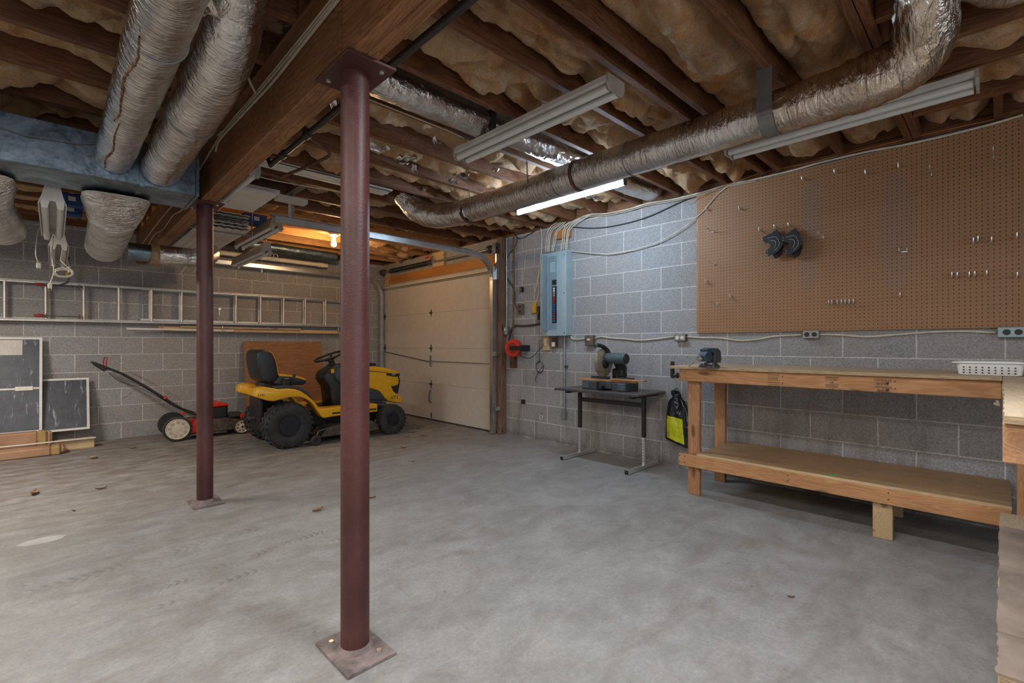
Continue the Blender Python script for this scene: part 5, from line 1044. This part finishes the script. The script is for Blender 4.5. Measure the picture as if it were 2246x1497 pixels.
g = un(149, 560, 'Y', 7.16); c = thing('locking_grip', 'chrome and yellow strap wrench hanging on the ladder by wall', 'clamp', (g.x, 7.16, 1.85))
MB().tube(smoothpath([(g.x, 7.17, 2.06), (g.x+.01, 7.16, 1.99), (g.x+.006, 7.165, 1.92), (g.x-.004, 7.17, 1.87)], 4), [.013]*5+[.016]*4+[.013]*4, 10).build('handle', 'chrome', c, smooth=True)
MB().tube([(g.x-.002, 7.158, 1.91), (g.x-.004, 7.158, 1.875)], .0175, 10).build('grip_label', 'yellow_box', c, smooth=True)
MB().tube(smoothpath([(g.x-.004, 7.17, 1.875), (g.x+.005, 7.17, 1.84), (g.x-.01, 7.17, 1.80), (g.x-.08, 7.17, 1.765), (g.x-.12, 7.17, 1.77)], 4), .008, 8).build('jaw', 'dark_steel', c, smooth=True)
MB().lathe([(.018, -.008), (.018, .008)], (g.x, 7.17, 2.07), 'Y', 12).build('knuckle', 'dark_steel', c)
g = un(482, 683, 'Y', 7.18)
c = MB().tube([(g.x, 7.19, g.z-.05), (g.x, 7.19, g.z+.02)], .008, 8).lathe([(.016, -.006), (.016, .006)], (g.x, 7.19, g.z+.035), 'Y', 12).build('ratchet', 'chrome'); tag(c, 'small chrome ratchet wrench hung under ladder rail right of rear post', 'wrench')
for i, (u, v) in enumerate(((485, 720), (738, 722))):
    g = un(u, v, 'Y', 7.25); m = MB().tube(smoothpath([(g.x, YB, g.z-.035), (g.x, 7.20, g.z-.04), (g.x, 7.175, g.z-.01), (g.x, 7.175, g.z+.03)], 4), .006, 7).build('wall_hook', 'track_steel'); tag(m, 'grey lumber hook on back wall, %s' % ('near the rear post', 'near the front post')[i], 'hook')
for lb, x0, x1, ya, yb, z0, z1, m in (('white trim strip sticking out left of the lumber under ladder', .62, 1.75, 7.20, 7.222, 1.296, 1.318, 'white_paint'), ('longest pale board in the lumber rack beneath ladder', .98, 3.22, 7.225, 7.245, 1.290, 1.335, 'pale_x'), ('brown board end behind the pale board below ladder', .93, 1.30, 7.247, 7.27, 1.30, 1.348, 'fir_x'), ('pale round-edged stick on top of lumber under ladder', 1.15, 2.62, 7.19, 7.212, 1.335, 1.352, 'pale_x'), ('thick pale board at the bottom front of the lumber rack', 1.05, 3.20, 7.185, 7.22, 1.288, 1.294, 'pale_x')):
    tag(MB().cbox(x0, x1, ya, yb, z0, z1, .002).build('lumber_board', m), lb, 'board', 'lumber stored under the ladder')
# ---------------- window screens, packages, plywood ----------------
def screen(name, label, u0, u1, vt, vb, ytop, ybot, x0=None, mid=None):
    TR = un(u1, vt, 'Y', ytop); BRt = un(u1, vb, 'Y', ybot); x1 = TR.x
    if x0 is None: x0 = un(u0, vt, 'Y', ytop).x
    t = thing(name, label, 'window screen', ((x0+x1)/2, ybot, BRt.z)); ht = math.hypot(TR.z-BRt.z, ytop-ybot); ang = math.atan2(ytop-ybot, TR.z-BRt.z)
    def P(x, h, d): return Vector((x, ybot+h*math.sin(ang)-d*math.cos(ang), BRt.z+h*math.cos(ang)+d*math.sin(ang)))
    def bx(xa, xb, ha, hb, d0, d1, nm, mt):
        m = MB(); vs = [P(x, h, d) for d in (d0, d1) for x, h in ((xa, ha), (xb, ha), (xb, hb), (xa, hb))]; m.add(vs, [(3, 2, 1, 0), (4, 5, 6, 7), (0, 1, 5, 4), (1, 2, 6, 5), (2, 3, 7, 6), (3, 0, 4, 7)]); return m.build(nm, mt, t)
    w = .022
    bx(x0, x0+w, 0, ht, 0, .012, 'frame_side', 'white_paint'); bx(x1-w, x1, 0, ht, 0, .012, 'frame_side', 'white_paint'); bx(x0+w, x1-w, 0, w, 0, .012, 'frame_bottom', 'white_paint'); bx(x0+w, x1-w, ht-w, ht, 0, .012, 'frame_top', 'white_paint')
    bx(x0+w, x1-w, w, ht-w, .003, .006, 'mesh', 'screen')
    if mid: bx(x0+w, x1-w, ht*mid, ht*mid+.018, 0, .010, 'crossbar', 'white_paint')
    m = MB(); nu, nv = 40, 60
    def fil(i, j):
        s, q = i/(nu-1), j/(nv-1); x = x0+.005+(x1-x0-.01)*s; h = .005+(ht-.01)*q
        e = min(s, 1-s, q, 1-q)*8; e = min(1, e); a = math.atan2(q-1.0, s-.45)
        return P(x, h, .0155+.004*e*noise.noise(Vector((a*9, s*2, q*2)))+.004*e)
    m.grid(fil, nu, nv); m.build('plastic_film', 'plastic_film', t, smooth=True, ang=180)
    if mid:
        bx(x1-.33, x1-.15, ht-.19, ht-.03, .006, .007, 'paper_label', 'paper'); bx(x1-.20, x1-.07, ht*mid-.012, ht*mid+.03, .0175, .0185, 'yellow_tape', 'ivory')
    return t
screen('window_screen', 'larger film-wrapped dark window screen with white frame at left', 0, 93, 740, 946, 7.24, 7.06, x0=-.80, mid=.45)
screen('window_screen', 'smaller film-wrapped dark screen leaning right of the larger', 96, 195, 828, 940, 7.26, 7.10, x0=-.12)
def pkg(label, x0, x1, y0, y1, z0, z1, rot):
    t = thing('wrapped_package', label, 'package', ((x0+x1)/2, (y0+y1)/2, z0)); R = RZ(rot)
    m = MB().cbox(x0, x1-.10, y0, y1, z0, z1, .012); m.rot(R, ((x0+x1)/2, (y0+y1)/2, z0)); m.build('carton', 'cardboard', t)
    m = MB().cbox(x1-.10, x1-.03, y0-.003, y1+.003, z0, z1+.003, .012); m.rot(R, ((x0+x1)/2, (y0+y1)/2, z0)); m.build('tape_end', 'tape', t)
    m = MB().cbox(x1-.04, x1+.01, y0+.01, y1-.01, z0+.012, z1-.008, .02); m.rot(R, ((x0+x1)/2, (y0+y1)/2, z0)); m.build('torn_end', 'cardboard', t)
pkg('lower long cardboard package on floor, front of the two', -1.35, .08, 6.66, 6.86, 0, .085, 0); 
tag(MB().cbox(-1.3, .33, 6.84, 6.875, .104, .114, .002).build('white_strip', 'white_paint'), 'long thin white trim strip lying across the cardboard packages', 'trim strip')
pkg('upper long cardboard package behind, under the window screens', -1.35, -.02, 6.90, 7.03, .0, .22, 0)
tag(MB().cbox(-.0, .32, 6.88, 7.02, .0, .102, .004).build('wood_scrap', 'pale_x'), 'pale wood scrap propping the trim strip by the packages', 'board')
pw = MB(); TL = un(533, 748, 'Y', 7.27); TRr = un(703, 750, 'Y', 7.27); BLl = un(540, 948, 'Y', 7.12); BRr = un(711, 930, 'Y', 7.12)
a, b = Vector((TL.x, 7.27, TL.z)), Vector((TRr.x, 7.27, TRr.z)); c_, d_ = Vector((BLl.x, 7.10, .004)), Vector((BRr.x, 7.10, .004)); th_ = Vector((0, -.012, .001))
pw.add([a, b, d_, c_, a+th_, b+th_, d_+th_, c_+th_], [(0, 1, 2, 3), (7, 6, 5, 4), (0, 4, 5, 1), (1, 5, 6, 2), (2, 6, 7, 3), (3, 7, 4, 0)])
tag(pw.build('plywood_sheet', 'old_ply'), 'weathered orange-brown plywood sheet leaning on wall behind the tractor', 'plywood')
# ---------------- riding mower ----------------
TX, TY = 1.835, 5.76
tr = thing('riding_mower', 'yellow and black lawn tractor parked facing the garage door', 'riding mower', (TX, TY, 0), -.02)
def wheel(x, y, r, w, name, knob, hubside, rimr):
    mb = MB(); prof = [(rimr, -w/2+.01), (rimr+.02, -w/2), (r*.78, -w/2), (r*.93, -w/2+.012), (r-.006, -w*.33), (r, -w*.12), (r, w*.12), (r-.006, w*.33), (r*.93, w/2-.012), (r*.78, w/2), (rimr+.02, w/2), (rimr, w/2-.01)]
    mb.lathe(prof, (x, y, r), 'Y', 56, caps=False)
    for k in range(knob):
        a = 2*math.pi*k/knob
        for s in (-1, 1):
            aa = a+(.5 if s > 0 else 0)*2*math.pi/knob
            for t0 in (.12, .62):
                yy = s*w*t0*.6; rr = r+.002-(.010 if t0 > .5 else 0); R = Matrix.Rotation(-aa, 3, 'Y'); c = Vector((x+math.cos(aa)*rr, y+yy, r+math.sin(aa)*rr))
                b = MB().box(-.006, .007, -w*.13, w*.13, -r*.045, r*.045); Q = Matrix(((math.cos(aa), 0, -math.sin(aa)), (0, 1, 0), (math.sin(aa), 0, math.cos(aa))))@Matrix.Rotation(s*.5, 3, 'X')
                b.v = [c+Q@v for v in b.v]; mb.add(b.v, b.f)
    t = mb.build(name, 'rubber', tr, smooth=True, local=True, ang=35)
    s = hubside; MB().lathe([(rimr+.004, -w/2+.012), (rimr+.004, -w/2+.004), (rimr-.008, -w/2+.006), (rimr*.86, -w*.30), (rimr*.55, -w*.22), (rimr*.5, -w*.10), (.03, -w*.12), (.03, -w*.34), (.012, -w*.36), (0, -w*.36)], (x, y, r), 'Y', 40, None if s < 0 else Matrix.Rotation(math.pi, 3, 'Z')).build('rim', 'wheel_black', t, smooth=True, local=True, ang=45)
    return t
wheel(0, -.345, .245, .21, 'rear_wheel', 26, -1, .115); wheel(0, .345, .245, .21, 'rear_wheel', 26, 1, .115)
wheel(1.225, -.385, .182, .14, 'front_wheel', 24, -1, .078); wheel(1.225, .385, .182, .14, 'front_wheel', 24, 1, .078)
Rt = Matrix.Translation((TX, TY, 0))@Matrix.Rotation(-.02, 4, 'Z'); Ri = Rt.inverted()
def q5(x, y, yp, org=(520, 700), sc=.2004):        # crop pixel -> local (x, z) on the plane local y = yp
    u, v = org[0]+x*sc, org[1]+y*sc; d = ray(u, v); o = Vector((0, 0, H)); ol = Ri@o; dl = Ri.to_3x3()@d; t = (yp-ol.y)/dl.y; p = ol+dl*t; return (p.x, p.z)
def q6(x, y, yp): return q5(x, y, yp, (660, 740), .10686)
YF = -.43
fend = [q5(x, y, YF) for x, y in ((205, 850), (215, 800), (232, 762), (290, 742), (360, 748), (450, 765), (560, 757), (640, 765), (700, 785), (760, 822), (820, 875), (870, 930), (905, 975), (940, 975), (1130, 958))]
fx = 1.02
fend += [(fx, fend[-1][1]-.002)]
low = [q5(x, y, YF) for x, y in ((1130, 1052), (1040, 1065), (950, 1082), (920, 1060), (895, 1020), (870, 980), (835, 930), (790, 890), (740, 865), (680, 850), (600, 850), (520, 865), (450, 885), (400, 897), (330, 890), (260, 868))]
fend += [(fx, low[0][1])]+low
for s, nm in ((-1, 'fender'), (1, 'fender')):
    y0, y1 = (-.43, -.235) if s < 0 else (.235, .43)
    MB().prism(fend, 'Y', y0, y1).build(nm, 'yellow', tr, local=True, bevel=.012, smooth=True, ang=50)
deckz = q5(450, 765, YF)[1]
MB().cbox(-.27, .16, -.24, .24, deckz-.10, deckz-.01, .02).build('rear_deck', 'yellow', tr, local=True)
mat_ = [q5(x, y, YF+.02) for x, y in ((430, 738), (520, 728), (620, 730), (700, 745), (770, 790), (830, 850), (820, 870), (760, 815), (690, 778), (600, 755), (500, 755), (430, 760))]
MB().prism(mat_, 'Y', YF+.03, -.26).build('fender_mat', 'grey_plastic', tr, local=True, bevel=.004)
MB().prism(mat_, 'Y', .26, .40).build('fender_mat', 'grey_plastic', tr, local=True, bevel=.004)
rz = low[0][1]+.03
MB().cbox(.40, fx, -.40, .40, rz+.035, rz+.06, .006).build('footrest', 'black_plastic', tr, local=True); MB().cbox(.46, fx-.02, YF-.004, YF+.01, rz-.004, rz+.014, .002).build('step_stripe', 'black_plastic', tr, local=True)
MB().cbox(-.22, 1.15, -.16, .16, .17, rz+.04, .01).build('chassis', 'black_plastic', tr, local=True)
MB().tube([(0, -.27, .245), (0, .27, .245)], .05, 16).build('rear_axle', 'black_plastic', tr, local=True); MB().cbox(-.10, .12, -.13, .13, .18, .40, .02).build('transaxle', 'dark_steel', tr, local=True)
MB().cbox(1.19, 1.26, -.33, .33, .20, .26, .01).build('front_axle', 'black_plastic', tr, local=True)
MB().cbox(-.235, -.20, -.20, .20, .28, deckz-.06, .005).build('rear_plate', 'black_plastic', tr, local=True); MB().cbox(-.30, -.235, -.045, .045, .30, .325, .003).build('hitch', 'dark_steel', tr, local=True)
# seat
YS = -.23
back = [q5(x, y, YS) for x, y in ((275, 330), (245, 340), (222, 375), (216, 430), (228, 520), (248, 600), (268, 660), (300, 690), (400, 700), (470, 690), (455, 620), (440, 520), (425, 450), (395, 385), (350, 345), (310, 332))]
MB().prism(back, 'Y', -.235, .235).build('seat_back', 'vinyl', tr, local=True, bevel=.03, smooth=True, ang=60)
edge = [q5(x, y, YS) for x, y in ((352, 345), (395, 378), (425, 440), (442, 510), (450, 580), (462, 600), (470, 600), (458, 560), (450, 500), (434, 435), (402, 370), (360, 340))]
MB().prism(edge, 'Y', -.20, .20).build('seat_trim', 'yellow', tr, local=True, bevel=.004)
cush = [q5(x, y, YS) for x, y in ((400, 690), (420, 660), (460, 612), (540, 612), (620, 622), (700, 640), (745, 655), (758, 672), (750, 700), (715, 718), (640, 718), (560, 728), (470, 730), (410, 710))]
MB().prism(cush, 'Y', -.235, .235).build('seat_cushion', 'vinyl', tr, local=True, bevel=.02, smooth=True, ang=60)
ctop = [q5(x, y, YS) for x, y in ((455, 604), (540, 604), (620, 614), (700, 630), (745, 648), (755, 668), (740, 664), (690, 650), (610, 634), (530, 626), (460, 622))]
MB().prism(ctop, 'Y', -.239, .239).build('seat_piping', 'yellow', tr, local=True, bevel=.006)
sb_ = [q5(x, y, -.15) for x, y in ((300, 695), (420, 700), (560, 725), (560, 748), (420, 755), (285, 745))]
MB().prism(sb_, 'Y', -.16, .16).build('seat_pan', 'black_plastic', tr, local=True, bevel=.004)
for x in (-.14, .02): MB().tube([(x+.03*math.cos(a)*.6, -.14+.004*a/3, deckz+.01+.012*i/6) for i, a in enumerate([k*.8 for k in range(24)])], .004, 5).build('seat_spring', 'dark_steel', tr, local=True)
l0, l1 = q5(590, 700, -.30), q5(628, 600, -.30)
MB().tube([(l0[0], -.30, deckz-.02), (l0[0]+.01, -.30, l0[1]), (l1[0], -.30, l1[1])], [.006, .008, .016], 10).build('lift_lever', 'black_plastic', tr, local=True, smooth=True)
l2 = q5(520, 640, -.30); MB().cbox(l2[0]-.02, l2[0]+.05, -.33, -.27, deckz, l2[1], .012).build('lever_boot', 'black_plastic', tr, local=True)
# steering column and wheel
col = [q6(x, y, -.12) for x, y in ((610, 1400), (585, 1150), (570, 1020), (520, 960), (470, 880), (465, 780), (520, 690), (600, 640), (720, 560), (810, 540), (900, 560), (960, 700), (980, 900), (980, 1400))]
MB().prism(col, 'Y', -.155, .155).build('steering_column', 'vinyl', tr, local=True, bevel=.02, smooth=True, ang=60)
da = [q6(x, y, -.14) for x, y in ((720, 610), (860, 560), (1010, 545), (1010, 960), (800, 940), (690, 860), (660, 760))]
MB().prism(da, 'Y', -.19, .19).build('dash_panel', 'grey_plastic', tr, local=True, bevel=.015, smooth=True, ang=60)
p0 = q6(655, 690, -.20); MB().cbox(p0[0]-.018, p0[0]+.02, -.196, -.189, p0[1]-.022, p0[1]+.026, .001).build('dash_label', 'yellow', tr, local=True)
wl, wr = q6(290, 500, 0), q6(880, 270, 0)
wc = Vector(((wl[0]+.175), 0, (wl[1]+wr[1])/2)); tl = math.atan2(wr[1]-wl[1], wr[0]-wl[0]); Rw = Matrix.Rotation(-tl, 3, 'Y'); WR = .178
m = MB(); m.tube([wc+Rw@Vector((WR*math.cos(a), WR*math.sin(a), 0)) for a in [i*math.pi/24 for i in range(48)]], .0135, 12, close=True); sw_ = m.build('steering_wheel', 'black_plastic', tr, smooth=True, local=True)
m = MB()
for a in (math.pi, math.pi/3, -math.pi/3): m.tube([wc+Rw@Vector((WR*math.cos(a), WR*math.sin(a), 0)), wc+Rw@Vector((.03*math.cos(a), .03*math.sin(a), -.035))], .013, 8)
m.lathe([(.045, -.05), (.045, -.025), (.03, -.018), (0, -.018)], wc, 'Z', 20, Rw); m.build('wheel_spokes', 'black_plastic', sw_, smooth=True, local=True, ang=45)
MB().tube([wc+Rw@Vector((0, 0, -.03)), wc+Rw@Vector((.0, 0, -.16))], .035, 14).build('steering_shaft', 'black_plastic', tr, local=True)
# hood
YHD = -.25
hx0 = q6(1395, 600, YHD)[0]-.22
hood = [(hx0, q6(1395, 590, YHD)[1]+.012)]+[q6(x, y, YHD) for x, y in ((1395, 595), (1600, 600), (1760, 625), (1900, 660), (2000, 695), (2035, 735), (2000, 790), (2020, 860), (2025, 900), (2015, 960), (1960, 1000), (1870, 1000), (1920, 1110), (1975, 1150), (2070, 1195), (2085, 1240), (2085, 1350), (1990, 1350), (1800, 1300), (1740, 1240), (1680, 1160), (1610, 1090), (1500, 1060), (1395, 1035))]
hood += [(hx0, q6(1395, 1000, YHD)[1]+.01)]
MB().prism(hood, 'Y', -.25, .25).build('hood', 'yellow', tr, local=True, bevel=.022, smooth=True, ang=50)
grill = [q6(x, y, -.20) for x, y in ((1760, 720), (2030, 735), (2010, 800), (2030, 900), (2010, 1000), (1985, 1150), (1860, 1100), (1840, 800))]
MB().prism(grill, 'Y', -.215, .215).build('grille', 'black_plastic', tr, local=True, bevel=.008)
hl = [q6(x, y, YHD) for x, y in ((1745, 770), (1765, 725), (1900, 738), (2030, 738), (1990, 795), (1900, 800))]
for s in (-1, 1): MB().prism(hl, 'Y', s*.2535-.003, s*.2535+.003).build('headlight', 'black_plastic', tr, local=True)
il = [q6(x, y, YHD) for x, y in ((1860, 1000), (2005, 975), (1990, 1140), (1930, 1110))]
MB().prism(il, 'Y', -.256, -.250).build('intake', 'black_plastic', tr, local=True)
ln = [q6(x, y, YHD) for x, y in ((1395, 678), (1600, 695), (1780, 712), (1780, 722), (1600, 706), (1395, 690))]
MB().prism(ln, 'Y', -.2545, -.250).build('hood_seam', 'black_plastic', tr, local=True)
MB().cbox(hx0, q6(1600, 600, YHD)[0], -.19, .19, hood[0][1]-.01, hood[0][1]+.022, .008).build('hood_vent', 'black_plastic', tr, local=True)
eng = [q6(x, y, -.22) for x, y in ((1395, 1030), (1500, 1060), (1620, 1110), (1720, 1240), (1760, 1290), (1395, 1260))]
e0 = hx0-.02; MB().prism([(e0, eng[0][1])]+eng+[(e0, eng[-1][1])], 'Y', -.225, .225).build('side_panel', 'grey_plastic', tr, local=True, bevel=.006)
MB().cbox(.72, 1.22, -.19, .19, .25, eng[-1][1]+.02, .012).build('engine', 'dark_steel', tr, local=True); MB().tube([(1.0, -.21, .36), (1.24, -.22, .34)], .035, 14).build('muffler', 'dark_steel', tr, local=True, smooth=True)
MB().tube([(.78, -.23, .31), (1.26, -.23, .285)], .009, 8).build('steering_link', 'dark_steel', tr, local=True)
tfx = Matrix.Rotation(-.02, 3, 'Z')@FACE_NY
def tl_(x, y, yp): a, b = q6(x, y, yp); return Rt@Vector((a, yp-.0015, b))
text('model_badge', 'XT1', .062, tl_(1920, 1232, -.2505), tfx, 'black_plastic', tr); text('headlight_mark', 'LED', .030, tl_(1905, 758, -.258), tfx, 'white_paint', tr)
p = q5(263, 832, YF); text('fender_mark', 'LT42', .030, Rt@Vector((p[0], YF-.0015, p[1])), tfx, 'black_plastic', tr)
# cutting deck
MB().prism([(.32, .075), (.40, .17), (.50, .20), (.95, .20), (1.02, .15), (1.04, .075)], 'Y', -.44, .42).build('mower_deck', 'mower_body', tr, local=True, bevel=.012)
gwc = q5(862, 1250, -.47); g_ = wheel(.262, -.47, .058, .045, 'gauge_wheel', 0, -1, .018)
MB().tube([(.262, -.445, .06), (.30, -.44, .15), (.42, -.43, .17)], .010, 8).build('gauge_bracket', 'dark_steel', tr, local=True)
# ---------------- push mower ----------------
MX, MY = 1.03, 6.80
pm = thing('push_mower', 'red and black push lawn mower behind the rear steel post', 'lawn mower', (MX, MY, 0))
def mwheel(x, y, r, w, face, side=-1, disc=True, holes=9):
    t = MB().lathe([(r*.82, -w/2), (r*.94, -w/2), (r, -w*.3), (r, w*.3), (r*.94, w/2), (r*.82, w/2)], (x, y, r), 'Y', 48).build('wheel', 'rubber', pm, smooth=True, ang=40)
    MB().lathe([(r*.83, -w/2-.001), (r*.80, -w/2-.006), (r*.74, -w/2+.002), (r*.35, -w/2-.003), (.02, -w/2-.008), (0, -w/2-.008)] if disc else [(r*.8, 0), (0, .002)], (x, y, r), 'Y', 40).build('wheel_disc', face, t, smooth=True, ang=50)
    MB().lathe([(r*.8, w*.1), (.0, w*.1)], (x, y, r), 'Y', 40).build('wheel_back', 'black_plastic', t)
    if disc:
        for k in range(holes):
            a = 2*math.pi*k/holes+.2; MB().lathe([(r*.115, -.002), (r*.09, .001), (0, .001)], (x+r*.56*math.cos(a), y-w/2-.003, r+r*.56*math.sin(a)), 'Y', 14).build('recess', 'box_dirty' if r < .11 else 'cable_grey', t)
        if r < .11: MB().lathe([(.012, -.002), (0, -.002)], (x, y-w/2-.009, r), 'Y', 14).build('axle_bolt', 'black_plastic', t)
mwheel(MX, MY-.16, .142, .045, 'cream'); mwheel(MX+.02, MY+.34, .142, .045, 'black_plastic', disc=False); mwheel(MX+.67, MY-.15, .092, .045, 'cream', holes=8); mwheel(MX+.67, MY+.34, .092, .045, 'cream', disc=False)
MB().prism([(MX+.10, .05), (MX+.12, .17), (MX+.20, .21), (MX+.52, .21), (MX+.70, .17), (MX+.74, .06)], 'Y', MY-.14, MY+.33).build('deck', 'mower_body', pm, bevel=.015)
MB().cbox(MX+.10, MX+.21, MY-.15, MY-.02, .07, .225, .01).build('side_cover', 'red', pm)
MB().tube([(MX+.12, MY-.165, .05), (MX+.20, MY-.17, .055), (MX+.50, MY-.17, .05)], .012, 8).build('deck_skirt', 'mower_body', pm)
MB().cbox(MX+.30, MX+.55, MY-.02, MY+.24, .20, .355, .02).build('engine', 'black_plastic', pm)
MB().prism([(MX+.28, .345), (MX+.29, .395), (MX+.34, .413), (MX+.44, .408), (MX+.53, .385), (MX+.565, .345)], 'Y', MY-.03, MY+.25).build('engine_cover', 'red', pm, bevel=.015, smooth=True, ang=60)
MB().cbox(MX+.545, MX+.75, MY-.10, MY+.30, .195, .235, .015).build('front_shell', 'black_plastic', pm); MB().cbox(MX+.66, MX+.71, MY-.16, MY-.12, .19, .25, .006).build('height_lever', 'red', pm)
h0 = Vector((MX+.06, 0, .225)); hs = []
hb = [un(465, 905, 'Y', MY-.14), un(430, 893, 'Y', MY-.14), un(395, 887, 'Y', MY-.14), un(360, 865, 'Y', MY-.13), un(300, 842, 'Y', MY-.12), un(245, 810, 'Y', MY-.11), un(203, 795, 'Y', MY-.10)]
H0 = [(p.x, p.y, p.z) for p in hb]
def hp(u, v): p = un(u, v, 'Y', MY-.14); return (p.x, p.y, p.z)
path = [hp(440, 912), hp(410, 902), hp(380, 886), hp(356, 870), hp(318, 846), hp(270, 820), hp(206, 796)]
for dy in (0, .40): MB().tube([(a, b+dy, c) for a, b, c in path], .0125, 10).build('handle_bar', 'black_plastic', pm, smooth=True)
e_ = path[-1]; MB().tube([(e_[0], e_[1], e_[2]), (e_[0]-.01, e_[1]+.20, e_[2]+.005), (e_[0], e_[1]+.40, e_[2])], .0125, 10).build('handle_top', 'black_plastic', pm, smooth=True)
MB().tube([hp(206, 796), hp(232, 812)], .019, 10).build('grip', 'vinyl', pm, smooth=True)
for u, v in ((363, 889-18), (400, 906)): p = hp(u, v); MB().cbox(p[0]-.018, p[0]+.018, p[1]-.025, p[1]+.012, p[2]-.015, p[2]+.015, .005).build('clamp_knob', 'red', pm)
MB().cbox(MX+.13, MX+.155, MY-.16, MY-.13, .20, .26, .004).build('height_lever', 'dark_red', pm)
b1 = hp(234, 812); b2 = hp(233, 795); b3 = hp(235, 786)
MB().tube(smoothpath([b1, b2, b3, (b3[0], b3[1]+.02, b3[2]+.005), (b3[0], b3[1]+.2, b3[2]+.012), (b3[0], b3[1]+.38, b3[2]), (b2[0], b2[1]+.40, b2[2]), (b1[0], b1[1]+.40, b1[2])], 4), .006, 7).build('bail_lever', 'dark_red', pm, smooth=True)
MB().tube(smoothpath([hp(240, 818), hp(262, 856-20), hp(300, 848), hp(350, 872), hp(385, 893), hp(415, 902), hp(440, 905)], 5), .0028, 6).build('control_cable', 'black_plastic', pm)
MB().tube(smoothpath([hp(296, 853), hp(280, 868), hp(268, 875)], 3), .0015, 5).build('loose_wire', 'black_plastic', pm)
# ---------------- leaves and patches on the floor ----------------
LV = [(75, 1083, 1, 'curled tan leaf at left on floor near the packages'), (222, 1072, .6, 'small two-tone leaf left of the rear post'), (205, 1005, .8, 'brown leaf near wall left of the push mower'), (290, 983, .7, 'brown leaf on floor below mower handle'), (697, 1120, .75, 'dry tan leaf on floor left of the front post'), (815, 1092, .5, 'pale leaf peeking right behind the front post'), (161, 1120, .3, 'tiny brown leaf flake left of the rear post'), (885, 982, .7, 'orange-brown leaf in front of tractor front wheel'), (905, 948, .8, 'leaf at the garage door foot near front tyre'), (928, 956, .7, 'outermost leaf of the litter by the garage door'), (893, 958, .5, 'small leaf right beside tractor front tyre'), (918, 940, .5, 'leaf tucked against the door bottom'), (905, 1020-8, .3, 'leaf fragment in mid floor right of the front post'), (1735, 1310, .25, 'dark crumb of leaf in front of the bench')]
random.seed(11)
for u, v, s, lb in LV:
    p = un(u, v, 'Z', 0); a = random.uniform(0, 3.1); L_, W_ = .062*s, .022*s; m = MB()
    def lf(i, j):
        t_ = i/10; w_ = W_*math.sin(math.pi*min(1, max(.02, t_)))**.7; q = (j/4-.5)*2; x = (t_-.5)*2*L_; y = q*w_; z = .004+.012*s*abs(q)**1.5+.012*s*(t_-.5)**2*4*random.uniform(.8, 1.2)
        return Vector((p.x+x*math.cos(a)-y*math.sin(a), p.y+x*math.sin(a)+y*math.cos(a), z))
    m.grid(lf, 11, 5); n = len(m.v); m.v += [v_-Vector((0, 0, .0012)) for v_ in m.v]; m.f += [tuple(i+n for i in f[::-1]) for f in m.f]
    tag(m.build('dry_leaf', 'leaf', smooth=True), lb, 'leaf', 'dead leaves blown onto the floor')
for u, v, a, b in ((93, 1185, .10, .055),):
    p = un(u, v, 'Z', 0); m = MB(); pts = [(p.x+a*math.cos(t_)*(1+.12*noise.noise(Vector((math.cos(t_)*2, math.sin(t_)*2, u)))), p.y+b*math.sin(t_)*(1+.12*noise.noise(Vector((math.cos(t_)*3, 1, u))))) for t_ in [i*math.pi/16 for i in range(32)]]
    m.prism(pts, 'Z', -.002, .0012); o = m.build('trim_floor_patch', 'concrete_patch'); struct(o)
